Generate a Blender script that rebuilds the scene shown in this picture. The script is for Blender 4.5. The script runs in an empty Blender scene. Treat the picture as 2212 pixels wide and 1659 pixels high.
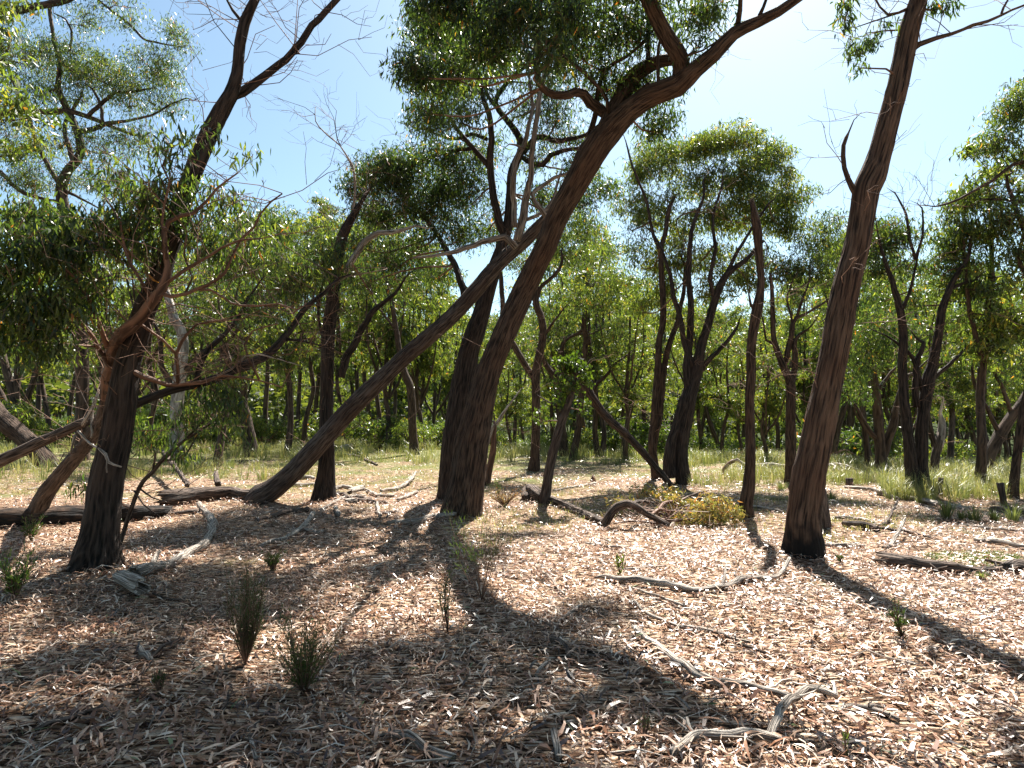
import bpy, math, random
import numpy as np
from mathutils import Vector, Matrix, noise as mnoise

SC = bpy.context.scene
COL = SC.collection
RAD = math.radians
rng = np.random.default_rng(7)
random.seed(7)

# ---------------------------------------------------------------- camera, sky, sun, exposure
F, CX, CY, HOR = 1318.0, 1106.0, 829.5, 890.0      # focal length and centre in units of a 2212 x 1659 frame
CAM_H = 1.6
PITCH = math.atan((HOR - CY) / F)
cam_data = bpy.data.cameras.new('camera')
cam_data.sensor_width = 36.0
cam_data.lens = 36.0 * F / 2212.0
cam_data.clip_end = 2000.0
cam_data.clip_start = 0.05
cam = bpy.data.objects.new('camera', cam_data)
COL.objects.link(cam)
cam.location = (0, 0, CAM_H)
cam.rotation_euler = (RAD(90) + PITCH, 0, 0)
SC.camera = cam

SUN_AZ, SUN_EL = 21.0, 55.0                          # degrees right of the view direction, and up
world = bpy.data.worlds.new('World')
SC.world = world
world.use_nodes = True
wn = world.node_tree.nodes
bg = wn['Background']
sky = wn.new('ShaderNodeTexSky')
sky.sky_type = 'NISHITA'
sky.sun_disc = False
sky.sun_elevation = RAD(SUN_EL)
sky.sun_rotation = RAD(SUN_AZ)
sky.altitude = 300.0
sky.air_density = 1.0
sky.dust_density = 1.3
sky.ozone_density = 0.2
wb = wn.new('ShaderNodeVectorMath')           # the camera's white balance leans the clear sky to cyan
wb.operation = 'MULTIPLY'; wb.inputs[1].default_value = (0.90, 1.02, 0.97)
world.node_tree.links.new(sky.outputs[0], wb.inputs[0]); world.node_tree.links.new(wb.outputs[0], bg.inputs[0])
bg.inputs[1].default_value = 0.057
sun_data = bpy.data.lights.new('sun', 'SUN')
sun_data.energy = 5.0
sun_data.angle = RAD(0.53)
sun_data.color = (1.0, 0.955, 0.88)
sun = bpy.data.objects.new('sun', sun_data)
COL.objects.link(sun)
ce, se = math.cos(RAD(SUN_EL)), math.sin(RAD(SUN_EL))
SUNV = Vector((math.sin(RAD(SUN_AZ)) * ce, math.cos(RAD(SUN_AZ)) * ce, se))
sun.rotation_euler = SUNV.to_track_quat('Z', 'Y').to_euler()
SC.view_settings.view_transform = 'Standard'
SC.view_settings.look = 'None'
SC.view_settings.exposure = 1.85
SC.view_settings.gamma = 1.0
SC.view_settings.use_curve_mapping = False

# ---------------------------------------------------------------- terrain height and unprojection
def sstep(a, b, x):
    t = np.clip((x - a) / (b - a), 0, 1)
    return t * t * (3 - 2 * t)

MOUNDS = []
def terr(x, y):
    x = np.asarray(x, float); y = np.asarray(y, float)
    m = 0.0
    for mx, my, mh, mr in MOUNDS:
        m = m + mh * np.exp(-((x - mx) ** 2 + (y - my) ** 2) / (mr * mr))
    return terr0(x, y) + m
def terr0(x, y):
    z = -4.5 * sstep(17, 60, y + 0.6 * x - 4)
    z = z + 31 * sstep(60, 240, y + 0.1 * x) + 6 * sstep(90, 220, y) * np.sin(x * 0.021 + 1.0) * 0.5
    z = z + 0.035 * np.sin(x * 0.9 + 0.4 * y) * np.sin(y * 0.7 + 1.3) + 0.02 * np.sin(x * 2.3 + 1.1) * np.sin(y * 1.9)
    return z

cp, sp = math.cos(PITCH), math.sin(PITCH)
def ray(px, py):
    vx, vy = (px - CX) / F, (CY - py) / F
    return vx, cp - vy * sp, sp + vy * cp

def at(px, py, d):
    vx, vy, vz = ray(px, py)
    k = d / vy
    return np.array([vx * k, d, CAM_H + vz * k])

def ground(px, py):
    vx, vy, vz = ray(px, py)
    y = 1.5
    while y < 120:
        k = y / vy
        if CAM_H + vz * k <= float(terr(vx * k, y)):
            break
        y += 0.02
    k = y / vy
    return np.array([vx * k, y, float(terr(vx * k, y))])

for _px, _py, _h, _r in ((996, 1108, .07, .55), (978, 1075, .06, .5), (556, 1086, .07, .5), (700, 1078, .05, .4), (207, 1222, .06, .45), (72, 1112, .05, .35), (1737, 1194, .06, .42), (1614, 1116, .04, .3), (1476, 1044, .06, .6), (1175, 1086, .05, .35),
                         (1154, 1016, .05, .4), (1708, 1043, .05, .35), (1982, 1062, .07, .7), (1772, 1134, .04, .35), (300, 1120, .06, .7), (120, 1135, .06, .8), (430, 1085, .05, .6)):
    _g = ground(_px, _py); MOUNDS.append((_g[0], _g[1], _h, _r))

def project(P):
    P = np.asarray(P); x, y, z = P[..., 0], P[..., 1], P[..., 2] - CAM_H
    dep = y * cp + z * sp
    return CX + F * x / dep, CY - F * (z * cp - y * sp) / dep, dep

# ---------------------------------------------------------------- mesh helpers
class Geo:
    """collects quads and triangles (triangles stored as quads with -1)"""
    def __init__(s):
        s.V, s.Q, s.T, s.n = [], [], [], 0
        s.A, s.B = [], []        # A: vector attribute (bark coordinates), B: float attribute (tint)
    def add(s, V, Q=None, T=None, bark=None, tint=None):
        V = np.asarray(V, np.float32)
        if Q is not None and len(Q): s.Q.append(np.asarray(Q, np.int64) + s.n)
        if T is not None and len(T): s.T.append(np.asarray(T, np.int64) + s.n)
        s.V.append(V); s.n += len(V)
        s.A.append(np.zeros((len(V), 3), np.float32) if bark is None else np.asarray(bark, np.float32))
        s.B.append(np.full(len(V), 0.5, np.float32) if tint is None else np.asarray(tint, np.float32))
    def merge(s, o):
        if not o.n: return
        s.add(np.concatenate(o.V), np.concatenate(o.Q) if o.Q else None, np.concatenate(o.T) if o.T else None,
              np.concatenate(o.A), np.concatenate(o.B))
    def mesh(s, name, mat, origin=(0, 0, 0), smooth=True):
        me = bpy.data.meshes.new(name)
        if not s.n: return me
        V = np.concatenate(s.V) - np.asarray(origin, np.float32)
        Q = np.concatenate(s.Q) if s.Q else np.zeros((0, 4), np.int64)
        T = np.concatenate(s.T) if s.T else np.zeros((0, 3), np.int64)
        nl = len(Q) * 4 + len(T) * 3
        me.vertices.add(len(V)); me.vertices.foreach_set('co', V.ravel().astype(np.float32))
        me.loops.add(nl)
        me.loops.foreach_set('vertex_index', np.concatenate([Q.ravel(), T.ravel()]).astype(np.int32))
        me.polygons.add(len(Q) + len(T))
        ls = np.concatenate([np.arange(len(Q)) * 4, len(Q) * 4 + np.arange(len(T)) * 3]).astype(np.int32)
        lt = np.concatenate([np.full(len(Q), 4), np.full(len(T), 3)]).astype(np.int32)
        me.polygons.foreach_set('loop_start', ls); me.polygons.foreach_set('loop_total', lt)
        me.polygons.foreach_set('use_smooth', np.full(len(Q) + len(T), smooth))
        a = me.attributes.new('bk', 'FLOAT_VECTOR', 'POINT'); a.data.foreach_set('vector', np.concatenate(s.A).ravel())
        b = me.attributes.new('tint', 'FLOAT', 'POINT'); b.data.foreach_set('value', np.concatenate(s.B))
        me.update(calc_edges=True)
        me.materials.append(mat)
        return me

def obj(name, me, parent=None, kind=None, loc=None):
    o = bpy.data.objects.new(name, me); COL.objects.link(o)
    if parent is not None: o.parent = parent
    if loc is not None: o.location = loc
    if kind: o['kind'] = kind
    return o

USED = {}
def thing(name, label, cat, loc=(0, 0, 0), group=None):
    o = bpy.data.objects.new(name, None); COL.objects.link(o)
    o.empty_display_size = 0.2
    o.location = loc; o['label'] = label; o['category'] = cat
    if group: o['group'] = group
    return o

def catmull(P, step):
    """resample a polyline of rows (x,y,z,r,...) along a Catmull-Rom curve"""
    P = np.asarray(P, float)
    if len(P) == 2:
        n = max(2, int(np.linalg.norm(P[1, :3] - P[0, :3]) / step) + 1)
        t = np.linspace(0, 1, n)[:, None]
        return P[0] * (1 - t) + P[1] * t
    E = np.vstack([2 * P[0] - P[1], P, 2 * P[-1] - P[-2]])
    out = []
    for i in range(1, len(E) - 2):
        a, b, c, d = E[i - 1], E[i], E[i + 1], E[i + 2]
        n = max(1, int(np.linalg.norm(c[:3] - b[:3]) / step))
        t = (np.arange(n) / n)[:, None]
        q = 0.5 * ((2 * b) + (-a + c) * t + (2 * a - 5 * b + 4 * c - d) * t * t + (-a + 3 * b - 3 * c + d) * t ** 3)
        out.append(q)
    out.append(P[-1:])
    R = np.vstack(out)
    R[:, 3] = np.maximum(R[:, 3], 0.0008)
    return R

def tube(geo, P, sides=10, step=0.12, lump=0.05, cap=True, ridges=0, tint=None, wob=0.0, jag=0.0, foot=0.0):
    R = catmull(P, step)
    n = len(R)
    C, rad = R[:, :3].copy(), R[:, 3]
    if wob:
        s_ = np.concatenate([[0], np.cumsum(np.linalg.norm(np.diff(C, axis=0), axis=1))]); o_ = random.uniform(0, 99)
        lam = max(0.10, min(0.45, rad.mean() * 7))
        off = np.array([mnoise.noise_vector((t / lam, o_, 0)) for t in s_]) + 0.5 * np.array([mnoise.noise_vector((t / lam * 2.7, o_, 5)) for t in s_])
        C += off * (wob * 1.6 * np.minimum(rad, 0.05))[:, None] * np.minimum(1, s_ / 0.15)[:, None]
    Tn = np.gradient(C, axis=0); Tn /= np.maximum(np.linalg.norm(Tn, axis=1, keepdims=True), 1e-9)
    ref = np.array([1.0, 0.13, 0.05]) if abs(Tn[0, 0]) < 0.8 else np.array([0.1, 1.0, 0.2])
    U = np.zeros((n, 3)); u = ref
    for i in range(n):
        u = u - Tn[i] * (u @ Tn[i]); u /= np.linalg.norm(u); U[i] = u
    W = np.cross(Tn, U)
    L = np.concatenate([[0], np.cumsum(np.linalg.norm(np.diff(C, axis=0), axis=1))]) + random.uniform(0, 50)
    th = np.arange(sides) * 2 * math.pi / sides
    TH, LL = np.meshgrid(th, L)
    k = np.ones_like(TH)
    if lump:
        for f, a in ((1, 0.5), (2, 0.6), (3, 0.5), (5, 0.3)):
            k += lump * a * np.sin(f * TH + random.uniform(0, 6) + 1.3 * np.sin(LL * random.uniform(0.8, 2.5) + random.uniform(0, 6))) * np.sin(LL * random.uniform(1, 4) + random.uniform(0, 6) + f * TH * 0)
    if ridges:
        for f in (7, 11, 16):
            k += ridges * np.sin(f * TH + random.uniform(0, 6) + 2.2 * np.sin(LL * random.uniform(0.5, 1.4) + random.uniform(0, 6))) * (0.6 + 0.4 * np.sin(LL * random.uniform(2, 6)))
        k += ridges * 0.7 * rng.standard_normal(TH.shape)
    if foot:
        l0 = (LL - LL[0, 0] - 0.25) / (rad[0] * 2.2)
        k += foot * np.exp(-np.maximum(l0, 0) * 1.6) * (np.sin(5 * TH + random.uniform(0, 6)) * .5 + np.sin(3 * TH + random.uniform(0, 6)) * .5 + np.sin(8 * TH + random.uniform(0, 6)) * .3)
    if ridges > .014:      # knots and old branch scars
        for _ in range(int(L[-1] - L[0]) + 2):
            ta, la = random.uniform(0, 6.28), random.uniform(L[0] + .8, L[-1])
            dth = np.abs((TH - ta + math.pi) % (2 * math.pi) - math.pi)
            k += random.uniform(.06, .16) * np.exp(-(dth / .5) ** 2 - ((LL - la) / (rad.mean() * .9)) ** 2)
    rr = rad[:, None] * k
    V = C[:, None] + rr[..., None] * (np.cos(TH)[..., None] * U[:, None] + np.sin(TH)[..., None] * W[:, None])
    if jag:
        V[-1] += Tn[-1] * (rng.random(sides) * jag)[:, None]
        V[0] -= Tn[0] * (rng.random(sides) * jag)[:, None]
    rb = rad[:, None] * np.ones_like(TH)
    B = np.stack([np.cos(TH) * rb, np.sin(TH) * rb, LL], -1)
    idx = np.arange(n * sides).reshape(n, sides)
    q = np.stack([idx[:-1], np.roll(idx[:-1], -1, 1), np.roll(idx[1:], -1, 1), idx[1:]], -1).reshape(-1, 4)
    Vf, Bf = V.reshape(-1, 3), B.reshape(-1, 3)
    T = None
    if cap:
        Vf = np.vstack([Vf, C[:1], C[-1:]]); Bf = np.vstack([Bf, [[0, 0, L[0]]], [[0, 0, L[-1]]]])
        a, b = n * sides, n * sides + 1
        i0, i1 = idx[0], idx[-1]
        T = np.vstack([np.stack([np.roll(i0, -1), i0, np.full(sides, a)], -1), np.stack([i1, np.roll(i1, -1), np.full(sides, b)], -1)])
    geo.add(Vf, q, T, Bf, None if tint is None else np.full(len(Vf), tint))
    return R

def thin_tubes(geo, A, B, r0, r1, sag=0.0, bend=0.15):
    """many thin 3-sided twigs A->B with a middle bend, vectorised"""
    A, B = np.asarray(A, float), np.asarray(B, float)
    n = len(A)
    if not n: return
    D = B - A; ln = np.linalg.norm(D, axis=1, keepdims=True); D = D / np.maximum(ln, 1e-6)
    M1 = A + (B - A) * 0.35 + rng.standard_normal((n, 3)) * ln * bend; M2 = A + (B - A) * 0.7 + rng.standard_normal((n, 3)) * ln * bend
    M1[:, 2] += sag * ln[:, 0]; M2[:, 2] += sag * ln[:, 0]
    ref = rng.standard_normal((n, 3)); U = np.cross(D, ref); U /= np.maximum(np.linalg.norm(U, axis=1, keepdims=True), 1e-6); W = np.cross(D, U)
    r0 = np.broadcast_to(np.asarray(r0, float), (n,)); r1 = np.broadcast_to(np.asarray(r1, float), (n,))
    V = []
    for C, k in ((A, 0.0), (M1, 0.4), (M2, 0.7), (B, 1.0)):
        r = (r0 * (1 - k) + r1 * k)[:, None]
        for a in (0, 2.094, 4.189):
            V.append(C + r * (math.cos(a) * U + math.sin(a) * W))
    V = np.stack(V, 1)
    base = np.arange(n)[:, None] * 12
    Q = []
    for s in range(3):
        for a in range(3):
            b = (a + 1) % 3
            Q.append(np.stack([base[:, 0] + s * 3 + a, base[:, 0] + s * 3 + b, base[:, 0] + s * 3 + 3 + b, base[:, 0] + s * 3 + 3 + a], -1))
    bk = np.tile(np.array([[0.01, 0, 0]] * 12), (n, 1)) + np.repeat(rng.random((n, 1)) * 9, 12, 0)
    geo.add(V.reshape(-1, 3), np.vstack(Q), None, bk, None)

def leaves(geo, P, D, L, W, tint, fine=True, up=None, curve=0.18):
    """leaf blades. P base points, D directions, L, W sizes; fine = 4 triangles, else 2"""
    n = len(P)
    if not n: return
    D = D / np.maximum(np.linalg.norm(D, axis=1, keepdims=True), 1e-6)
    ref = rng.standard_normal((n, 3)) if up is None else up
    S = np.cross(D, ref); S /= np.maximum(np.linalg.norm(S, axis=1, keepdims=True), 1e-6)
    N = np.cross(S, D)
    L = np.broadcast_to(L, (n,))[:, None]; W = np.broadcast_to(W, (n,))[:, None]
    cs = (rng.random((n, 1)) - 0.5) * 2 * curve; cn = (rng.random((n, 1)) - 0.5) * 2 * curve
    def c(t):  # curved midrib
        return P + D * L * t + S * L * cs * (4 * t * (1 - t)) * 0.8 + N * L * cn * (4 * t * (1 - t))
    if fine:
        V = np.stack([P, c(.27) + S * W * .47, c(.27) - S * W * .47, c(.64) + S * W * .33, c(.64) - S * W * .33, P + D * L], 1)
        b = np.arange(n) * 6
        Q = np.stack([b + 2, b + 1, b + 3, b + 4], -1)
        T = np.vstack([np.stack([b, b + 1, b + 2], -1), np.stack([b + 4, b + 3, b + 5], -1)])
        geo.add(V.reshape(-1, 3), Q, T, None, np.repeat(tint, 6))
    else:
        V = np.stack([P, c(.42) + S * W * .5, P + D * L, c(.42) - S * W * .5], 1)
        b = np.arange(n) * 4
        geo.add(V.reshape(-1, 3), np.stack([b, b + 1, b + 2, b + 3], -1), None, None, np.repeat(tint, 4))

# ---------------------------------------------------------------- materials
def new_mat(name):
    m = bpy.data.materials.new(name); m.use_nodes = True
    nt = m.node_tree
    for n in list(nt.nodes): nt.nodes.remove(n)
    out = nt.nodes.new('ShaderNodeOutputMaterial')
    return m, nt, out

def N(nt, typ, **kw):
    n = nt.nodes.new(typ)
    for k, v in kw.items():
        if k.startswith('i_'): n.inputs[k[2:].replace('_', ' ')].default_value = v
        elif k.startswith('n'): n.inputs[int(k[1:])].default_value = v
        else: setattr(n, k, v)
    return n

def ramp(nt, stops, interp='LINEAR'):
    r = nt.nodes.new('ShaderNodeValToRGB'); r.color_ramp.interpolation = interp
    e = r.color_ramp.elements
    e[0].position, e[0].color = stops[0][0], (*stops[0][1], 1)
    e[1].position, e[1].color = stops[-1][0], (*stops[-1][1], 1)
    for p, c in stops[1:-1]:
        x = e.new(p); x.color = (*c, 1)
    return r

def bark_mat(name, furrow, ridge, patch, scale=14.0, stretch=0.09, bump=0.6, rough=0.85, patch_amt=0.5, char=None):
    m, nt, out = new_mat(name); L = nt.links.new
    at_ = N(nt, 'ShaderNodeAttribute', attribute_name='bk')
    mp = N(nt, 'ShaderNodeMapping'); mp.inputs['Scale'].default_value = (scale, scale, scale * stretch)
    L(at_.outputs['Vector'], mp.inputs['Vector'])
    warp = N(nt, 'ShaderNodeTexNoise', i_Scale=2.0, i_Detail=2.0); L(at_.outputs['Vector'], warp.inputs['Vector'])
    addv = N(nt, 'ShaderNodeVectorMath', operation='MULTIPLY_ADD')
    L(warp.outputs['Color'], addv.inputs[0]); addv.inputs[1].default_value = (1.4, 1.4, 0.6); L(mp.outputs[0], addv.inputs[2])
    n1 = N(nt, 'ShaderNodeTexNoise', i_Scale=1.6, i_Detail=7.0, i_Roughness=0.62); L(addv.outputs[0], n1.inputs['Vector'])
    vo = N(nt, 'ShaderNodeTexVoronoi', feature='F1', i_Scale=2.2); L(addv.outputs[0], vo.inputs['Vector'])
    mul = N(nt, 'ShaderNodeMath', operation='MULTIPLY_ADD'); L(vo.outputs['Distance'], mul.inputs[0]); mul.inputs[1].default_value = 0.45; L(n1.outputs['Fac'], mul.inputs[2])
    r = ramp(nt, [(0.52, furrow), (0.62, tuple((a * .6 + b * .4) for a, b in zip(furrow, ridge))), (0.72, ridge), (0.90, tuple(b * 1.9 for b in ridge))]); L(mul.outputs[0], r.inputs[0])
    n2 = N(nt, 'ShaderNodeTexNoise', i_Scale=1.7, i_Detail=4.0); L(at_.outputs['Vector'], n2.inputs['Vector'])
    r2 = ramp(nt, [(0.45, (0, 0, 0)), (0.65, (1, 1, 1))]); L(n2.outputs['Fac'], r2.inputs[0])
    pm = N(nt, 'ShaderNodeMath', operation='MULTIPLY'); L(r2.outputs[0], pm.inputs[0]); pm.inputs[1].default_value = patch_amt
    pc = N(nt, 'ShaderNodeMix', data_type='RGBA', blend_type='MIX'); L(pm.outputs[0], pc.inputs[0]); L(r.outputs[0], pc.inputs[6])
    pr = ramp(nt, [(0.4, tuple(c * 0.35 for c in patch)), (0.85, patch)]); L(mul.outputs[0], pr.inputs[0]); L(pr.outputs[0], pc.inputs[7])
    colr = pc.outputs[2]
    if char:      # fire-blackened foot of the trunk, a stain with an uneven edge
        tc = N(nt, 'ShaderNodeTexCoord'); sx = N(nt, 'ShaderNodeSeparateXYZ'); L(tc.outputs['Object'], sx.inputs[0])
        n3 = N(nt, 'ShaderNodeTexNoise', i_Scale=6.0, i_Detail=6.0); L(tc.outputs['Object'], n3.inputs['Vector'])
        a = N(nt, 'ShaderNodeMath', operation='MULTIPLY_ADD'); L(n3.outputs['Fac'], a.inputs[0]); a.inputs[1].default_value = -char * 1.7; L(sx.outputs['Z'], a.inputs[2])
        rr = ramp(nt, [(0.0, (1, 1, 1)), (0.22, (0, 0, 0))]); b = N(nt, 'ShaderNodeMath', operation='ADD'); L(a.outputs[0], b.inputs[0]); b.inputs[1].default_value = char * 0.55
        L(b.outputs[0], rr.inputs[0])
        mx = N(nt, 'ShaderNodeMix', data_type='RGBA'); L(rr.outputs[0], mx.inputs[0]); L(colr, mx.inputs[6]); mx.inputs[7].default_value = (0.012, 0.010, 0.009, 1)
        colr = mx.outputs[2]
    p = N(nt, 'ShaderNodeBsdfPrincipled'); L(colr, p.inputs['Base Color']); p.inputs['Roughness'].default_value = rough
    p.inputs['Specular IOR Level'].default_value = 0.25
    bp = N(nt, 'ShaderNodeBump', i_Strength=bump, i_Distance=0.05); L(mul.outputs[0], bp.inputs['Height']); L(bp.outputs[0], p.inputs['Normal'])
    L(p.outputs[0], out.inputs[0])
    return m

def leaf_mat(name, stops, trans=0.42, tcol=(1.5, 1.7, 0.6), rough=0.38, spec=0.5):
    m, nt, out = new_mat(name); L = nt.links.new
    a = N(nt, 'ShaderNodeAttribute', attribute_name='tint')
    r = ramp(nt, stops); L(a.outputs['Fac'], r.inputs[0])
    p = N(nt, 'ShaderNodeBsdfPrincipled'); L(r.outputs[0], p.inputs['Base Color']); p.inputs['Roughness'].default_value = rough
    p.inputs['Specular IOR Level'].default_value = spec
    t = N(nt, 'ShaderNodeBsdfTranslucent')
    vm = N(nt, 'ShaderNodeVectorMath', operation='MULTIPLY'); L(r.outputs[0], vm.inputs[0]); vm.inputs[1].default_value = tcol
    L(vm.outputs[0], t.inputs[0])
    mx = N(nt, 'ShaderNodeMixShader'); mx.inputs[0].default_value = trans
    L(p.outputs[0], mx.inputs[1]); L(t.outputs[0], mx.inputs[2]); L(mx.outputs[0], out.inputs[0])
    return m

M = {}
M['bark'] = bark_mat('bark_brown', (0.010, 0.007, 0.005), (0.062, 0.041, 0.029), (0.085, 0.046, 0.029), scale=24, bump=1.0)
M['bark_char'] = bark_mat('bark_brown_charred_foot', (0.009, 0.006, 0.005), (0.088, 0.056, 0.038), (0.105, 0.055, 0.034), scale=22, stretch=0.05, char=0.42, bump=1.0)
M['bark_grey'] = bark_mat('bark_grey', (0.018, 0.013, 0.011), (0.075, 0.057, 0.046), (0.06, 0.036, 0.026), scale=24, patch_amt=0.6, bump=0.8)
M['bark_black'] = bark_mat('bark_blackened', (0.006, 0.005, 0.004), (0.034, 0.025, 0.020), (0.060, 0.037, 0.027), scale=20, bump=1.0)
M['bark_far'] = bark_mat('bark_background', (0.016, 0.011, 0.008), (0.058, 0.039, 0.028), (0.085, 0.050, 0.034), scale=8, bump=0.4)
M['bark_peel'] = bark_mat('bark_peeling_orange', (0.028, 0.014, 0.009), (0.11, 0.058, 0.036), (0.20, 0.10, 0.058), scale=10, stretch=0.06, bump=0.7, rough=0.6)
M['bark_pale'] = bark_mat('bark_pale_smooth', (0.16, 0.13, 0.11), (0.28, 0.25, 0.22), (0.20, 0.14, 0.10), scale=5, stretch=0.2, bump=0.25, patch_amt=0.45)
M['deadwood'] = bark_mat('weathered_deadwood', (0.06, 0.047, 0.038), (0.40, 0.35, 0.30), (0.24, 0.17, 0.12), scale=55, stretch=0.03, bump=0.9, patch_amt=0.5)
M['deadwood_dark'] = bark_mat('dark_rotten_wood', (0.012, 0.009, 0.007), (0.11, 0.082, 0.066), (0.075, 0.042, 0.027), scale=32, stretch=0.07, bump=1.0)
M['twig'] = bark_mat('twig_brown', (0.04, 0.025, 0.018), (0.14, 0.085, 0.06), (0.18, 0.10, 0.06), bump=0.1)
GREEN = [(0.0, (0.012, 0.024, 0.012)), (0.35, (0.032, 0.055, 0.022)), (0.7, (0.080, 0.108, 0.034)), (0.93, (0.150, 0.165, 0.050)), (0.955, (0.20, 0.15, 0.04)), (1.0, (0.40, 0.13, 0.04))]
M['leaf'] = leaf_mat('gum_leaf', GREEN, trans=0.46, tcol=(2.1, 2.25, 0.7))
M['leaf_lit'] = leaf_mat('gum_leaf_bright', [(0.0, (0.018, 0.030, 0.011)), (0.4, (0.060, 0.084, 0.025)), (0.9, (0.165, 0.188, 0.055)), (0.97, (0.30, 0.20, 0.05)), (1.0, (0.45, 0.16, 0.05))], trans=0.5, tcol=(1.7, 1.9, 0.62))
M['leaf_far'] = leaf_mat('gum_leaf_distant', [(0.0, (0.028, 0.042, 0.016)), (0.5, (0.062, 0.080, 0.026)), (0.95, (0.12, 0.13, 0.045)), (1.0, (0.28, 0.20, 0.06))], trans=0.45, tcol=(1.9, 1.9, 0.6), rough=0.5)
M['leaf_young'] = leaf_mat('young_green_leaf', [(0.0, (0.030, 0.055, 0.014)), (1.0, (0.10, 0.13, 0.03))], trans=0.45, tcol=(1.7, 1.9, 0.5))
M['leaf_dry'] = leaf_mat('drying_leaf', [(0.0, (0.13, 0.15, 0.05)), (0.5, (0.29, 0.27, 0.10)), (0.8, (0.45, 0.33, 0.14)), (1.0, (0.50, 0.20, 0.08))], trans=0.35, tcol=(1.4, 1.3, 0.6))
M['needle'] = leaf_mat('fine_shrub_leaf', [(0.0, (0.025, 0.05, 0.018)), (0.6, (0.06, 0.10, 0.03)), (1.0, (0.13, 0.17, 0.045))], trans=0.35, tcol=(1.5, 1.6, 0.6))
M['grass'] = leaf_mat('dry_green_grass', [(0.0, (0.07, 0.11, 0.035)), (0.5, (0.20, 0.22, 0.085)), (1.0, (0.42, 0.36, 0.18))], trans=0.4, tcol=(1.2, 1.2, 0.7))
M['moss'] = leaf_mat('low_green_herb', [(0.0, (0.10, 0.14, 0.03)), (1.0, (0.24, 0.27, 0.07))], trans=0.3, tcol=(1.2, 1.2, 0.6))
M['litter'] = leaf_mat('dead_leaf', [(0.0, (0.016, 0.008, 0.005)), (0.20, (0.060, 0.026, 0.014)), (0.42, (0.18, 0.080, 0.042)), (0.64, (0.34, 0.175, 0.100)),
                                     (0.82, (0.52, 0.345, 0.235)), (0.97, (0.68, 0.56, 0.44)), (1.0, (0.14, 0.18, 0.07))], trans=0.10, tcol=(1.1, 0.9, 0.7), rough=0.34, spec=0.65)
M['dead_grey'] = bark_mat('dead_limb_grey', (0.045, 0.035, 0.028), (0.20, 0.17, 0.145), (0.15, 0.10, 0.07), scale=30, stretch=0.05, bump=0.8, patch_amt=0.5)
M['red_frond'] = leaf_mat('rust_red_frond', [(0.0, (0.20, 0.03, 0.01)), (1.0, (0.45, 0.09, 0.03))], trans=0.3, tcol=(1.3, 0.9, 0.6))

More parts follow.
